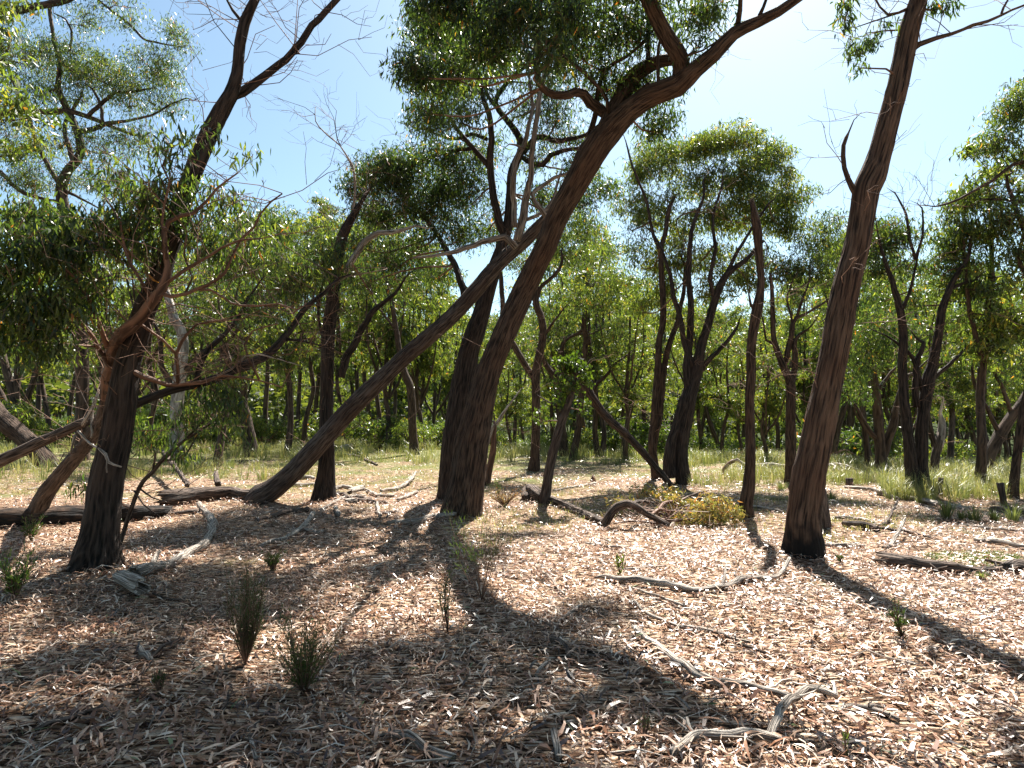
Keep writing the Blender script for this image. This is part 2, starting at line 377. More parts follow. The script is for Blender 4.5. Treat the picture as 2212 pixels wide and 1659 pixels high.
def ground_mat():
    m, nt, out = new_mat('forest_floor'); L = nt.links.new
    tc = N(nt, 'ShaderNodeTexCoord')
    cols = []
    prev = None
    n0 = N(nt, 'ShaderNodeTexNoise', i_Scale=38.0, i_Detail=8.0, i_Roughness=0.7); L(tc.outputs['Object'], n0.inputs['Vector'])
    base = ramp(nt, [(0.40, (0.014, 0.009, 0.007)), (0.52, (0.05, 0.030, 0.020)), (0.64, (0.15, 0.095, 0.06)), (0.78, (0.34, 0.26, 0.18))]); L(n0.outputs['Fac'], base.inputs[0])
    prev = base.outputs[0]
    # scattered leaf-shaped flecks in three directions, as colour of the litter between the modelled leaves
    for k, (ang, sc) in enumerate(((0.4, 13.0), (1.5, 11.0), (2.6, 12.0))):
        mp = N(nt, 'ShaderNodeMapping'); mp.inputs['Rotation'].default_value = (0, 0, ang); mp.inputs['Scale'].default_value = (sc * 0.6, sc * 2.6, 1.0); mp.inputs['Location'].default_value = (k * 3.1, k, 0)
        L(tc.outputs['Object'], mp.inputs['Vector'])
        v = N(nt, 'ShaderNodeTexVoronoi', feature='F1', i_Scale=1.0); v.voronoi_dimensions = '2D'; L(mp.outputs[0], v.inputs['Vector'])
        mk = ramp(nt, [(0.26, (1, 1, 1)), (0.34, (0, 0, 0))]); L(v.outputs['Distance'], mk.inputs[0])
        sp_ = N(nt, 'ShaderNodeSeparateColor'); L(v.outputs['Color'], sp_.inputs[0])
        cr = ramp(nt, [(0.0, (0.06, 0.034, 0.022)), (0.4, (0.26, 0.145, 0.085)), (0.75, (0.46, 0.33, 0.22)), (1.0, (0.62, 0.52, 0.41))]); L(sp_.outputs[0], cr.inputs[0])
        mx = N(nt, 'ShaderNodeMix', data_type='RGBA'); L(mk.outputs[0], mx.inputs[0]); L(prev, mx.inputs[6]); L(cr.outputs[0], mx.inputs[7])
        prev = mx.outputs[2]
    # sparse green and straw ground cover in patches, growing denser away from the clearing
    n2 = N(nt, 'ShaderNodeTexNoise', i_Scale=0.55, i_Detail=6.0, i_Roughness=0.65); L(tc.outputs['Object'], n2.inputs['Vector'])
    sx = N(nt, 'ShaderNodeSeparateXYZ'); L(tc.outputs['Object'], sx.inputs[0])
    mr = N(nt, 'ShaderNodeMapRange', n1=7.0, n2=60.0, n3=-0.08, n4=0.9); L(sx.outputs['Y'], mr.inputs[0])
    ad = N(nt, 'ShaderNodeMath', operation='ADD'); L(n2.outputs['Fac'], ad.inputs[0]); L(mr.outputs[0], ad.inputs[1])
    gm = ramp(nt, [(0.52, (0, 0, 0)), (0.68, (1, 1, 1))]); L(ad.outputs[0], gm.inputs[0])
    n3 = N(nt, 'ShaderNodeTexNoise', i_Scale=9.0, i_Detail=7.0, i_Roughness=0.7); L(tc.outputs['Object'], n3.inputs['Vector'])
    gc0 = ramp(nt, [(0.3, (0.030, 0.040, 0.015)), (0.5, (0.11, 0.12, 0.042)), (0.62, (0.24, 0.21, 0.10)), (0.75, (0.40, 0.33, 0.20))]); L(n3.outputs['Fac'], gc0.inputs[0])
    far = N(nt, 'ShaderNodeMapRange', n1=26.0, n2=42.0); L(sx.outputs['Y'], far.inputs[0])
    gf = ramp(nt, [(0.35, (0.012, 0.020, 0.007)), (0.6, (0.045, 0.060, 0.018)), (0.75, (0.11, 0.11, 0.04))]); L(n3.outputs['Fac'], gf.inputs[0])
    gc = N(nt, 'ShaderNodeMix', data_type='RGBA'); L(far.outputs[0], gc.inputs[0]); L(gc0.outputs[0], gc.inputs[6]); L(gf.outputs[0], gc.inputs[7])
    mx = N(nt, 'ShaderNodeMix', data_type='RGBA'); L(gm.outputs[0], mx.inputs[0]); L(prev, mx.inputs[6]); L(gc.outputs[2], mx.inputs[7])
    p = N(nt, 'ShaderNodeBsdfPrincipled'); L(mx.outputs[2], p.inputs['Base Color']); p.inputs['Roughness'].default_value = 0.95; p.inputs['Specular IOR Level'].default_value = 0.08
    bp = N(nt, 'ShaderNodeBump', i_Strength=0.8, i_Distance=0.03); L(n0.outputs['Fac'], bp.inputs['Height']); L(bp.outputs[0], p.inputs['Normal'])
    L(p.outputs[0], out.inputs[0])
    return m
M['ground'] = ground_mat()

# ---------------------------------------------------------------- ground
def build_ground():
    ys = np.concatenate([np.arange(-45, -3, 3.0), np.arange(-3, 1, 0.5), np.arange(1, 14, 0.13), np.arange(14, 30, 0.3), np.arange(30, 110, 2.0), np.arange(110, 700, 12.0)])
    us = np.sinh(np.linspace(-2.2, 2.2, 301)) / math.sinh(2.2)
    g = Geo()
    X, Y = [], []
    for y in ys:
        half = max(24.0, 16 + abs(y) * 1.5)
        X.append(us * half); Y.append(np.full_like(us, y))
    X, Y = np.array(X), np.array(Y)
    Z = terr(X, Y)
    fade = np.exp(-(Y / 30.0) ** 2)
    bump = np.array([[mnoise.noise((x * 2.2, y * 2.2, 0)) * 0.02 for x, y in zip(rx, ry)] if ry[0] < 30 else [0.0] * len(rx) for rx, ry in zip(X, Y)])
    Z = Z + bump * fade
    n, m = X.shape
    idx = np.arange(n * m).reshape(n, m)
    q = np.stack([idx[:-1, :-1], idx[:-1, 1:], idx[1:, 1:], idx[1:, :-1]], -1).reshape(-1, 4)
    g.add(np.stack([X, Y, Z], -1).reshape(-1, 3), q)
    return obj('ground', g.mesh('ground', M['ground']), kind='structure')
GROUND = build_ground()

def build_litter():
    g = Geo()
    Ps = []
    for y0, y1, dens, sc in ((1.6, 4.2, 1900, 1.0), (4.2, 7, 1500, 1.0), (7, 11, 800, 1.05), (11, 17, 230, 1.2), (17, 26, 60, 1.3)):
        half = lambda y: 0.92 * y + 1.6
        area = (half(y0) + half(y1)) * (y1 - y0)
        n = int(area * dens)
        y = rng.uniform(y0, y1, n); x = rng.uniform(-1, 1, n) * half(y)
        # clumpiness: leaves drift together and leave bare soil in places
        c = np.sin(x * 3.1 + 2 * np.sin(y * 1.7)) * np.sin(y * 2.7 + 1.5 * np.sin(x * 2.2)) + 0.5 * np.sin(x * 7 + y * 5)
        keep = rng.random(n) < (0.80 + 0.28 * c) if y0 < 12 else rng.random(n) < 0.9
        x, y = x[keep], y[keep]
        if y0 >= 7:
            gp = np.array([mnoise.noise((a * .35, b * .35, 7.7)) for a, b in zip(x, y)])
            kk = (gp < .06) | (rng.random(len(x)) < .4); x, y = x[kk], y[kk]
        Ps.append((x, y, np.full(len(x), sc)))
    x = np.concatenate([p[0] for p in Ps]); y = np.concatenate([p[1] for p in Ps]); sc = np.concatenate([p[2] for p in Ps])
    n = len(x)
    z = terr(x, y) + rng.random(n) ** 1.5 * 0.045 + 0.006
    yaw = rng.uniform(0, 2 * math.pi, n)
    pitch = rng.normal(0, 0.20, n)
    D = np.stack([np.cos(yaw) * np.cos(pitch), np.sin(yaw) * np.cos(pitch), np.sin(pitch)], -1)
    up = np.stack([rng.normal(0, 0.28, n), rng.normal(0, 0.28, n), np.ones(n)], -1)
    Lr = np.clip(rng.gamma(6.0, 0.0148, n), 0.02, 0.18) * sc
    Wr = np.clip(rng.normal(0.0122, 0.004, n), 0.004, 0.024) * np.sqrt(sc)
    thin = rng.random(n) < 0.16             # narrow bark strips and bits of twig among the leaves
    Wr[thin] *= 0.35; Lr[thin] *= rng.uniform(0.6, 1.5, thin.sum())
    tint = np.clip(rng.beta(1.15, 0.82, n) * 0.97 - 0.10 * (rng.random(n) ** 2), 0, 0.97)
    tint[thin] = np.clip(tint[thin] * 0.9 + 0.15, 0, 0.97)
    tint[rng.random(n) < 0.006] = 1.0
    P = np.stack([x, y, z], -1) - D * Lr[:, None] * 0.5
    # the 300 leaves that show largest are objects of their own, children of the ground
    size = Lr / np.hypot(y, x) * (~thin)
    px, py, _ = project(P + D * Lr[:, None] * 0.5)
    vis = (px > 10) & (px < 2200) & (py < 1640)
    order = np.argsort(-(size * vis))[:300]
    single = np.zeros(n, bool); single[order] = True
    k = ~single
    leaves(g, P[k], D[k], Lr[k], Wr[k], tint[k], True, up[k], curve=0.36)
    o = obj('leaf_litter', g.mesh('leaf_litter', M['litter'], smooth=False), kind='stuff')
    protos = []
    for j in range(12):
        lg = Geo()
        leaves(lg, np.array([[-0.5, 0, 0.0]]), np.array([[1.0, 0, 0]]), np.array([1.0]), np.array([0.13]), np.array([0.05 + j * 0.075]), True, np.array([[0.0, 0, 1]]), curve=0.3)
        protos.append(lg.mesh('fallen_leaf', M['litter'], smooth=False))
    for i in order:
        o2 = bpy.data.objects.new('fallen_leaf', protos[random.randrange(12)]); COL.objects.link(o2)
        d = Vector(D[i]); s = d.cross(Vector(up[i])).normalized(); nn = s.cross(d)
        mtx = Matrix((d, -s, nn)).transposed().to_4x4()
        mtx.translation = Vector(P[i] + D[i] * Lr[i] * 0.5 + np.array([0, 0, 0.012]))
        o2.matrix_world = mtx @ Matrix.Diagonal((Lr[i], Lr[i], Lr[i], 1))
        o2.parent = GROUND
build_litter()

# ---------------------------------------------------------------- tree core
def grow_crown(fol, twg, skel, blobs, leafL=0.12, leafW=0.018, fine=True, droop=0.6, tr=(0.22, 0.42), tint_bias=0.0, twig_r=0.010, link=True, bare=0.0):
    """blobs: (centre, radii(3), n_tufts, leaves_per_tuft). skel: (n,4) points with radius the twigs grow from"""
    for c, R, nt_, nl in blobs:
        c, R = np.asarray(c, float), np.asarray(R, float)
        u = rng.standard_normal((nt_, 3)); u /= np.linalg.norm(u, axis=1, keepdims=True)
        rr = rng.random(nt_) ** 0.45
        u[:, 2] = np.where(u[:, 2] < 0, u[:, 2] * 0.75, u[:, 2])
        tuft = c + u * rr[:, None] * R
        if link and skel is not None and len(skel):
            d2 = np.linalg.norm(skel[:, :3] - c, axis=1) + np.maximum(0, skel[:, 2] - c[2]) * 1.0
            s = skel[np.argmin(d2)]
            hub = c - np.array([0, 0, R[2] * 0.45])
            mid = (s[:3] + hub) / 2 + rng.standard_normal(3) * 0.10 * np.linalg.norm(hub - s[:3])
            r0 = min(s[3] * 0.55, 0.012 + 0.02 * R.mean())
            path = [np.append(s[:3], r0), np.append(mid, r0 * 0.8), np.append(hub, r0 * 0.6)]
            tube(twg, path, sides=5, step=0.15, lump=0, cap=False, wob=0.6)
            nh = max(3, nt_ // 9)
            subs = hub + (tuft[rng.choice(nt_, nh)] - hub) * rng.uniform(0.45, 0.75, (nh, 1))
            thin_tubes(twg, np.repeat(hub[None], nh, 0), subs, r0 * 0.55, r0 * 0.3, sag=-0.06)
            anch = np.vstack([subs, hub[None]])
            dd = np.linalg.norm(tuft[:, None] - anch[None], axis=2)
            nearest = anch[np.argmin(dd, 1)]
            thin_tubes(twg, nearest, tuft, twig_r * 0.5, twig_r * 0.2, sag=0.05)
        if nl <= 0: continue
        cl = rng.normal(0, 0.15, nt_)
        rad = rng.uniform(tr[0], tr[1], nt_)
        n = nt_ * nl
        ti = np.repeat(np.arange(nt_), nl)
        v = rng.standard_normal((n, 3)); v /= np.linalg.norm(v, axis=1, keepdims=True)
        p = tuft[ti] + v * (rng.random((n, 1)) ** 0.5) * rad[ti][:, None] * np.array([1, 1, 0.75])
        D = rng.standard_normal((n, 3)) * droop + np.array([0, 0, -1.0])
        Lr = leafL * rng.uniform(0.6, 1.25, n); Wr = Lr * (leafW / leafL) * rng.uniform(0.7, 1.3, n)
        tint = np.clip(0.42 + tint_bias + cl[ti] + rng.normal(0, 0.24, n), 0.0, 0.93)
        odd = rng.random(n) < 0.015; tint[odd] = rng.uniform(0.95, 1.0, odd.sum())
        leaves(fol, p, D, Lr, Wr, tint, fine)

def dress(geo_or_list, name, mat, parent, base, kind=None):
    return obj(name, geo_or_list.mesh(name, mat, base), parent, kind)

def px_path(path, d0, ground_first=False):
    """rows (px,py,w[,d]) -> (x,y,z,r)"""
    out = []
    d = d0
    for row in path:
        if len(row) > 3: d = row[3]
        p = at(row[0], row[1], d)
        out.append([p[0], p[1], p[2], row[2] / 2 * d / F])
    return out

def px_tree(name, label, trunk, limbs=(), blobs=(), mat='bark', d=None, group=None, cat='tree', leafmat='leaf', sides=20, ridges=0.012, limb_sides=9,
            leafL=0.12, leafW=0.018, fine=True, droop=0.6, tr=(0.22, 0.42), tint=0.0, dz=0.0, limbmat=None, step=None, tufts=1.0, extra_twigs=0, single_leaves=0, twigmat='twig', jag=0.0, sink=0.25, twig_r=0.010):
    b = ground(trunk[0][0], trunk[0][1])
    if d is not None: b = np.array([at(trunk[0][0], trunk[0][1], d)[0], d, float(terr(at(trunk[0][0], trunk[0][1], d)[0], d))])
    db = b[1]
    root = thing(name, label, cat, tuple(b), group)
    path = px_path(trunk, db)
    # foot: flare a little and go below the ground
    r0 = path[0][3]
    path[0][2] = b[2] + 0.02
    path.insert(0, [path[0][0] - (path[1][0] - path[0][0]) * 0.1, path[0][1], b[2] - sink, r0 * 1.12])
    st = step or max(0.07, min(0.3, r0 * 0.45))
    g = Geo()
    skel = [tube(g, path, sides=sides, step=st, lump=0.06, ridges=ridges * 1.4, jag=jag, foot=.16 if sides >= 18 else 0)[:, :4]]
    dress(g, 'trunk', M[mat], root, b)
    dl = db
    for lb in limbs:
        lm = mat if limbmat is None else limbmat
        if isinstance(lb, tuple): lm, lb = lb
        lp = px_path(lb, lb[0][3] if len(lb[0]) > 3 else db)
        e, f = np.array(lp[-1]), np.array(lp[-2])
        if e[3] > 0.008 and len(lb[-1]) < 5:
            dv = (e[:3] - f[:3]); dv /= np.linalg.norm(dv)
            q1 = e[:3] + (dv + rng.normal(0, .35, 3)) * e[3] * 9; q2 = q1 + (dv + rng.normal(0, .5, 3)) * e[3] * 9
            lp += [[*q1, e[3] * .6], [*q2, e[3] * .2]]
        g = Geo()
        skel.append(tube(g, lp, sides=limb_sides, step=0.12 if lp[0][3] < 0.06 else 0.09, lump=0.04, ridges=ridges * 0.6, wob=0.35)[:, :4])
        dress(g, 'limb', M[lm], root, b)
    skel = np.vstack(skel)
    skel = skel[int(len(skel) * 0.05):]
    B = []
    for bl in blobs:
        x, y, rx, ry, nt_, nl = bl[:6]; bd = bl[6] if len(bl) > 6 else db
        c = at(x, y, bd); k = bd / F
        B.append((c, (rx * k, (rx + ry) / 2 * k * 0.9, ry * k), max(1, int(nt_ * tufts * 1.75)), int(nl * 1.55)))
    if B:
        fol, tw = Geo(), Geo()
        grow_crown(fol, tw, skel, B, leafL, leafW, fine, droop, tr, tint, twig_r)
        dress(tw, 'twigs', M[twigmat], root, b, 'stuff')
        if single_leaves and fol.n:
            split_leaves(fol, root, b, M[leafmat], single_leaves)
        if fol.n: dress(fol, 'foliage', M[leafmat], root, b, 'stuff')
    if extra_twigs:
        up = skel[skel[:, 2] > b[2] + min(1.0, 0.3 * (skel[:, 2].max() - b[2]))]
        s = up[rng.choice(len(up), extra_twigs)]
        tw = Geo()
        bare_twigs(tw, s[:, :3], 0.35, 1.0)
        dress(tw, 'bare_twigs', M['twig'], root, b, 'stuff')
    return root, skel, b

def bare_twigs(geo, P, l0, l1):
    n = len(P)
    dirs = rng.standard_normal((n, 3)); dirs[:, 2] = np.abs(dirs[:, 2]) * 0.7; dirs /= np.linalg.norm(dirs, axis=1, keepdims=True)
    ln = rng.uniform(l0, l1, (n, 1))
    E = P + dirs * ln
    thin_tubes(geo, P, E, 0.006, 0.003, bend=0.06)
    for k in range(4):
        t = rng.uniform(0.35, 1.0, (n, 1))
        S = P + (E - P) * t
        d2 = dirs + rng.standard_normal((n, 3)) * 0.7
        thin_tubes(geo, S, S + d2 * ln * 0.35, 0.003, 0.0015, bend=0.1)

def split_leaves(fol, root, b, mat, count):
    """take the leaves that show largest out of the mass and make each an object of its own"""
    V = np.concatenate(fol.V); B = np.concatenate(fol.B)
    nper = 6
    L6 = V.reshape(-1, nper, 3); T6 = B.reshape(-1, nper)
    mid = L6.mean(1); px, py, dep = project(mid)
    A = np.linalg.norm(L6[:, 5] - L6[:, 0], axis=1) / dep
    vis = (px > 5) & (px < 2207) & (py > 5) & (dep > 0.5)
    order = np.argsort(-(A * vis))[:count]
    keep = np.ones(len(L6), bool); keep[order] = False
    protos = []
    for j in range(10):
        lg = Geo(); leaves(lg, np.array([[0.0, 0, 0]]), np.array([[1.0, 0, 0]]), np.array([1.0]), np.array([0.17]), np.array([0.12 + 0.08 * j]), True, np.array([[0.0, 0, 1]]), curve=0.15)
        protos.append(lg.mesh('leaf', mat))
    for i in order:
        p0, p1 = L6[i, 0], L6[i, 5]
        d = Vector((p1 - p0).tolist()); ln = d.length; d.normalize()
        s = Vector((L6[i, 1] - L6[i, 2]).tolist()); s = (s - d * s.dot(d)).normalized(); nn = d.cross(s)
        mtx = Matrix((d, s, nn)).transposed().to_4x4() @ Matrix.Diagonal((ln, ln, ln, 1))
        mtx.translation = Vector((p0 - b).tolist())
        o = bpy.data.objects.new('leaf', protos[min(9, int(T6[i, 0] * 10))]); COL.objects.link(o)
        o.parent = root; o.matrix_local = mtx
    n = int(keep.sum()); g = Geo()
    bb = np.arange(n) * 6
    g.add(L6[keep].reshape(-1, 3), np.stack([bb + 2, bb + 1, bb + 3, bb + 4], -1), np.vstack([np.stack([bb, bb + 1, bb + 2], -1), np.stack([bb + 4, bb + 3, bb + 5], -1)]), None, T6[keep].ravel())
    fol.V, fol.Q, fol.T, fol.A, fol.B, fol.n = g.V, g.Q, g.T, g.A, g.B, g.n

# ---------------------------------------------------------------- the trees of the foreground, traced limb by limb
# central pair: front trunk sweeps up to the right and forks
px_tree('eucalyptus_tree', 'thick front trunk of the central pair, sweeping up right to a heavy fork', 
    [(996, 1108, 84), (1004, 1060, 76), (1013, 1000, 72), (1020, 953, 70), (1043, 853, 56), (1062, 786, 51), (1089, 720, 50), (1120, 653, 49), (1153, 586, 49, 9.3),
     (1178, 533, 48, 9.1), (1205, 467, 50, 8.9), (1242, 400, 52, 8.7), (1279, 333, 58, 8.5), (1316, 285, 58, 8.4), (1360, 240, 48, 8.2), (1412, 205, 47, 8.0), (1464, 185, 46, 7.8),
     (1505, 148, 36, 7.6), (1542, 117, 33, 7.4), (1585, 72, 29, 7.3), (1635, 48, 25, 7.2), (1682, 25, 22, 7.1), (1737, -12, 17, 7.0), (1840, -80, 12, 6.9)],
    limbs=[
        [(1466, 190, 38, 7.8), (1474, 150, 38, 7.75), (1457, 108, 36, 7.6), (1436, 68, 35, 7.5), (1418, 35, 34, 7.4), (1396, -8, 32, 7.3), (1360, -90, 28, 7.1), (1330, -220, 20, 6.9)],
        [(1300, 300, 44, 8.45), (1324, 240, 40, 8.5), (1345, 200, 38, 8.5), (1362, 172, 36, 8.5), (1392, 146, 32, 8.4), (1425, 133, 27, 8.2), (1462, 130, 22, 8.0, 0)],
        [(1322, 252, 26, 8.5), (1300, 238, 25, 8.5), (1275, 224, 23, 8.4), (1260, 204, 20, 8.3), (1240, 198, 19, 8.2), (1214, 206, 18, 8.1), (1185, 196, 17, 8.0), (1162, 173, 15, 7.9), (1162, 110, 13, 7.8), (1168, 40, 12, 7.7), (1160, -40, 10, 7.6), (1120, -140, 8, 7.5)],
        [(1264, 318, 14, 8.6), (1284, 253, 12, 8.6), (1293, 190, 10, 8.5), (1304, 153, 9, 8.4), (1328, 137, 8, 8.3), (1354, 122, 7, 8.3), (1388, 93, 6, 8.2)],
        [(1400, 138, 11, 8.3), (1400, 100, 11, 8.3), (1399, 30, 10, 8.2), (1380, -20, 8, 8.1)],
        [(1423, 185, 8, 7.9), (1421, 120, 7, 7.9), (1430, 60, 6, 7.9)],
        [(1592, 62, 13, 7.3), (1598, 20, 10, 7.2), (1602, -30, 9, 7.1)],
        [(1636, 44, 10, 7.2), (1650, 15, 7, 7.1), (1662, -20, 6, 7.1)],
        [(1480, 122, 5, 7.5), (1520, 108, 4, 7.4), (1562, 78, 3, 7.3)],
        [(1345, 262, 15, 8.4), (1376, 205, 13, 8.4), (1400, 182, 10, 8.3), (1424, 195, 7, 8.2, 0)],
        [(1318, 252, 9, 8.4), (1310, 215, 8, 8.3), (1280, 175, 8, 8.2), (1240, 140, 8, 8.1), (1195, 95, 7, 8.0), (1150, 60, 6, 7.9), (1105, 30, 5, 7.8)],
    ],
    blobs=[(1250, 90, 110, 75, 30, 34, 8.4), (1360, 60, 95, 70, 24, 30, 8.2), (1210, -40, 120, 70, 26, 34, 7.8), (1060, -60, 130, 80, 34, 36, 7.6), (1380, -60, 90, 50, 20, 30, 7.4),
           (960, -130, 120, 70, 34, 40, 7.4), (1120, -190, 150, 80, 38, 40, 7.2), (1300, -210, 120, 70, 26, 36, 7.1), (900, -240, 120, 80, 30, 40, 7.0), (1050, -330, 160, 90, 34, 40, 6.9),
           (925, 60, 60, 45, 16, 26, 8.3), (900, 150, 46, 45, 12, 24, 7.8), (985, 150, 60, 50, 14, 24, 8.0), (1060, 110, 70, 50, 16, 24, 7.6), (1120, 40, 70, 45, 16, 24, 7.2), (960, 10, 70, 45, 18, 28, 7.4), (1190, 110, 60, 60, 10, 20, 6.9), (1230, 20, 70, 50, 12, 22, 6.8), (1450, -70, 110, 50, 26, 30, 7.0), (1000, 250, 50, 40, 8, 20, 8.8), (930, 230, 40, 36, 8, 20, 8.2), (1505, 40, 50, 38, 12, 18, 7.8), (1545, 10, 36, 28, 8, 18, 7.8), (1390, 190, 70, 60, 18, 22, 8.6), (1500, 100, 26, 18, 4, 14, 7.6), (1430, 270, 45, 35, 10, 24, 8.8), (1310, 170, 80, 60, 18, 20, 8.5)],
    mat='bark', sides=40, ridges=0.020, limb_sides=20, leafL=0.115, leafW=0.021, fine=False, tr=(0.20, 0.38), tufts=1.5, extra_twigs=26, tint=-0.08)

# central pair: rear trunk
px_tree('eucalyptus_tree', 'darker rear trunk of the central pair, carrying the tall leafy crown above it',
    [(978, 1075, 66), (980, 1020, 60), (985, 953, 58), (997, 853, 52), (1015, 753, 44), (1038, 686, 37), (1056, 620, 33), (1071, 570, 29), (1088, 520, 24), (1099, 477, 23), (1104, 417, 21), (1108, 367, 19),
     (1127, 320, 16), (1115, 285, 14), (1090, 253, 13), (1070, 222, 12), (1085, 192, 10), (1113, 160, 9), (1150, 127, 7), (1160, 60, 5)],
    limbs=[
        [(1092, 510, 20, 11.3), (1080, 480, 18, 11.2), (1069, 433, 17, 11.1), (1060, 367, 16, 11.0), (1060, 300, 14, 10.8), (1059, 257, 13, 10.7), (1045, 215, 10, 10.6), (1030, 160, 8, 10.5), (1010, 100, 5, 10.4)],
        [(1058, 362, 13, 11.0), (1027, 325, 11, 10.9), (987, 278, 9, 10.7), (963, 240, 8, 10.5), (937, 194, 6, 10.3), (915, 148, 4, 10.1)],
        [(1050, 300, 9, 10.8), (1020, 290, 8, 11.1), (975, 300, 7, 11.3), (920, 280, 5, 11.5)],
        [(1130, 330, 14, 11.4), (1150, 305, 13, 11.3), (1177, 294, 13, 11.2), (1200, 304, 12, 11.0), (1230, 300, 10, 10.9), (1264, 292, 8, 10.8), (1304, 262, 6, 10.6)],
        [(1132, 342, 12, 11.4), (1150, 353, 12, 11.3), (1172, 357, 12, 11.2), (1190, 336, 11, 11.1), (1228, 322, 9, 10.9)],
        [(1075, 235, 9, 11.0), (1048, 190, 8, 11.0), (1062, 130, 7, 11.0), (1078, 60, 5, 11.0)],
        [(1020, 320, 9, 11.0), (960, 330, 8, 11.4), (905, 350, 7, 11.8), (850, 380, 5, 12.0)],
        [(1004, 640, 18, 11.6), (990, 590, 14, 11.8), (965, 540, 12, 12.0), (940, 500, 10, 12.2), (890, 440, 8, 12.4), (850, 400, 5, 12.5)],
    ],
    blobs=[(960, 80, 85, 60, 30, 36, 10.3), (1040, 50, 90, 60, 30, 34, 10.6), (920, 160, 60, 50, 20, 32, 10.2), (1000, 180, 80, 60, 22, 28, 10.6), (930, 255, 55, 45, 16, 26, 10.6),
           (1090, 130, 80, 70, 20, 26, 11.0), (1140, 220, 70, 60, 14, 22, 11.0), (1200, 250, 60, 40, 10, 20, 10.9), (960, 330, 70, 40, 18, 26, 11.4),
           (850, 380, 85, 52, 34, 38, 12.0), (920, 440, 90, 60, 34, 38, 12.2), (820, 460, 75, 45, 22, 34, 12.4), (990, 500, 60, 50, 18, 28, 12.0), (860, 350, 60, 34, 16, 30, 11.8),
           (1020, 420, 50, 50, 12, 22, 11.6), (1170, 420, 70, 50, 14, 24, 11.6), (1110, 20, 80, 40, 20, 30, 10.8), (1255, 360, 50, 40, 10, 22, 11.0), (900, 520, 70, 35, 14, 26, 12.4), (1190, 180, 55, 45, 12, 22, 11.2), (1150, 330, 50, 40, 9, 20, 11.4), (1230, 300, 50, 34, 9, 20, 11.2), (1040, 330, 60, 50, 14, 24, 11.8), (780, 400, 50, 45, 16, 30, 12.4), (1060, 480, 60, 45, 12, 24, 12.2), (780, 520, 50, 40, 12, 28, 12.6), (960, 400, 60, 50, 16, 28, 12.0), (860, 560, 70, 40, 18, 28, 12.6), (780, 600, 60, 36, 14, 28, 12.8), (950, 590, 50, 34, 10, 26, 12.6), (1000, 380, 50, 60, 14, 28, 11.8), (1240, 430, 50, 34, 10, 22, 11.6), (1300, 400, 40, 34, 10, 24, 12.0)],
    mat='bark_black', sides=36, ridges=0.018, limb_sides=14, leafL=0.115, leafW=0.021, fine=False, tufts=1.5, tr=(0.22, 0.42), tint=-0.12, extra_twigs=20)

# the slanting dead trunk
px_tree('leaning_dead_tree', 'long slanted trunk propped at forty five degrees, bare grey at its top',
    [(556, 1082, 52), (590, 1058, 46), (632, 1022, 42), (684, 965, 41), (740, 903, 39), (800, 842, 37), (868, 778, 34), (920, 733, 34), (975, 684, 34), (1024, 632, 33), (1068, 580, 32), (1105, 545, 30), (1137, 517, 29),
     (1178, 475, 25), (1205, 440, 17), (1230, 400, 11), (1245, 372, 6)],
    limbs=[
        ('dead_grey', [(1115, 535, 15, 10.3), (1090, 512, 14, 10.3), (1060, 518, 13, 10.25), (1023, 530, 12, 10.2), (985, 542, 10, 10.1), (950, 550, 8, 10.0), (910, 556, 5, 9.9)]),
        ('dead_grey', [(1116, 520, 17, 10.2), (1128, 478, 19, 10.2), (1135, 440, 17, 10.2), (1146, 370, 13, 10.1), (1153, 310, 12, 10.0), (1162, 233, 11, 9.9), (1175, 165, 10, 9.8), (1190, 100, 9, 9.7), (1210, 40, 8, 9.6), (1224, -10, 7, 9.5)]),
        ('dead_grey', [(1112, 490, 13, 10.1), (1110, 440, 12, 10.1), (1107, 400, 12, 10.0), (1114, 350, 12, 10.0), (1130, 315, 11, 10.0), (1142, 270, 9, 9.9), (1152, 230, 7, 9.9), (1144, 185, 6, 9.8), (1143, 140, 5, 9.8)]),
        ('dead_grey', [(1131, 322, 7, 10.0), (1115, 314, 5, 9.9), (1100, 311, 3, 9.9)]),
        ('dead_grey', [(1180, 470, 12, 10.2), (1150, 420, 9, 10.2), (1178, 398, 9, 10.3), (1197, 384, 8, 10.3), (1222, 376, 6, 10.3), (1240, 364, 4, 10.3)]),
        ('dead_grey', [(1128, 478, 8, 10.2), (1170, 460, 8, 10.4), (1195, 430, 7, 10.5), (1206, 390, 5, 10.6)]),
    ], mat='bark_grey', sides=34, ridges=0.016, limb_sides=12, extra_twigs=14)

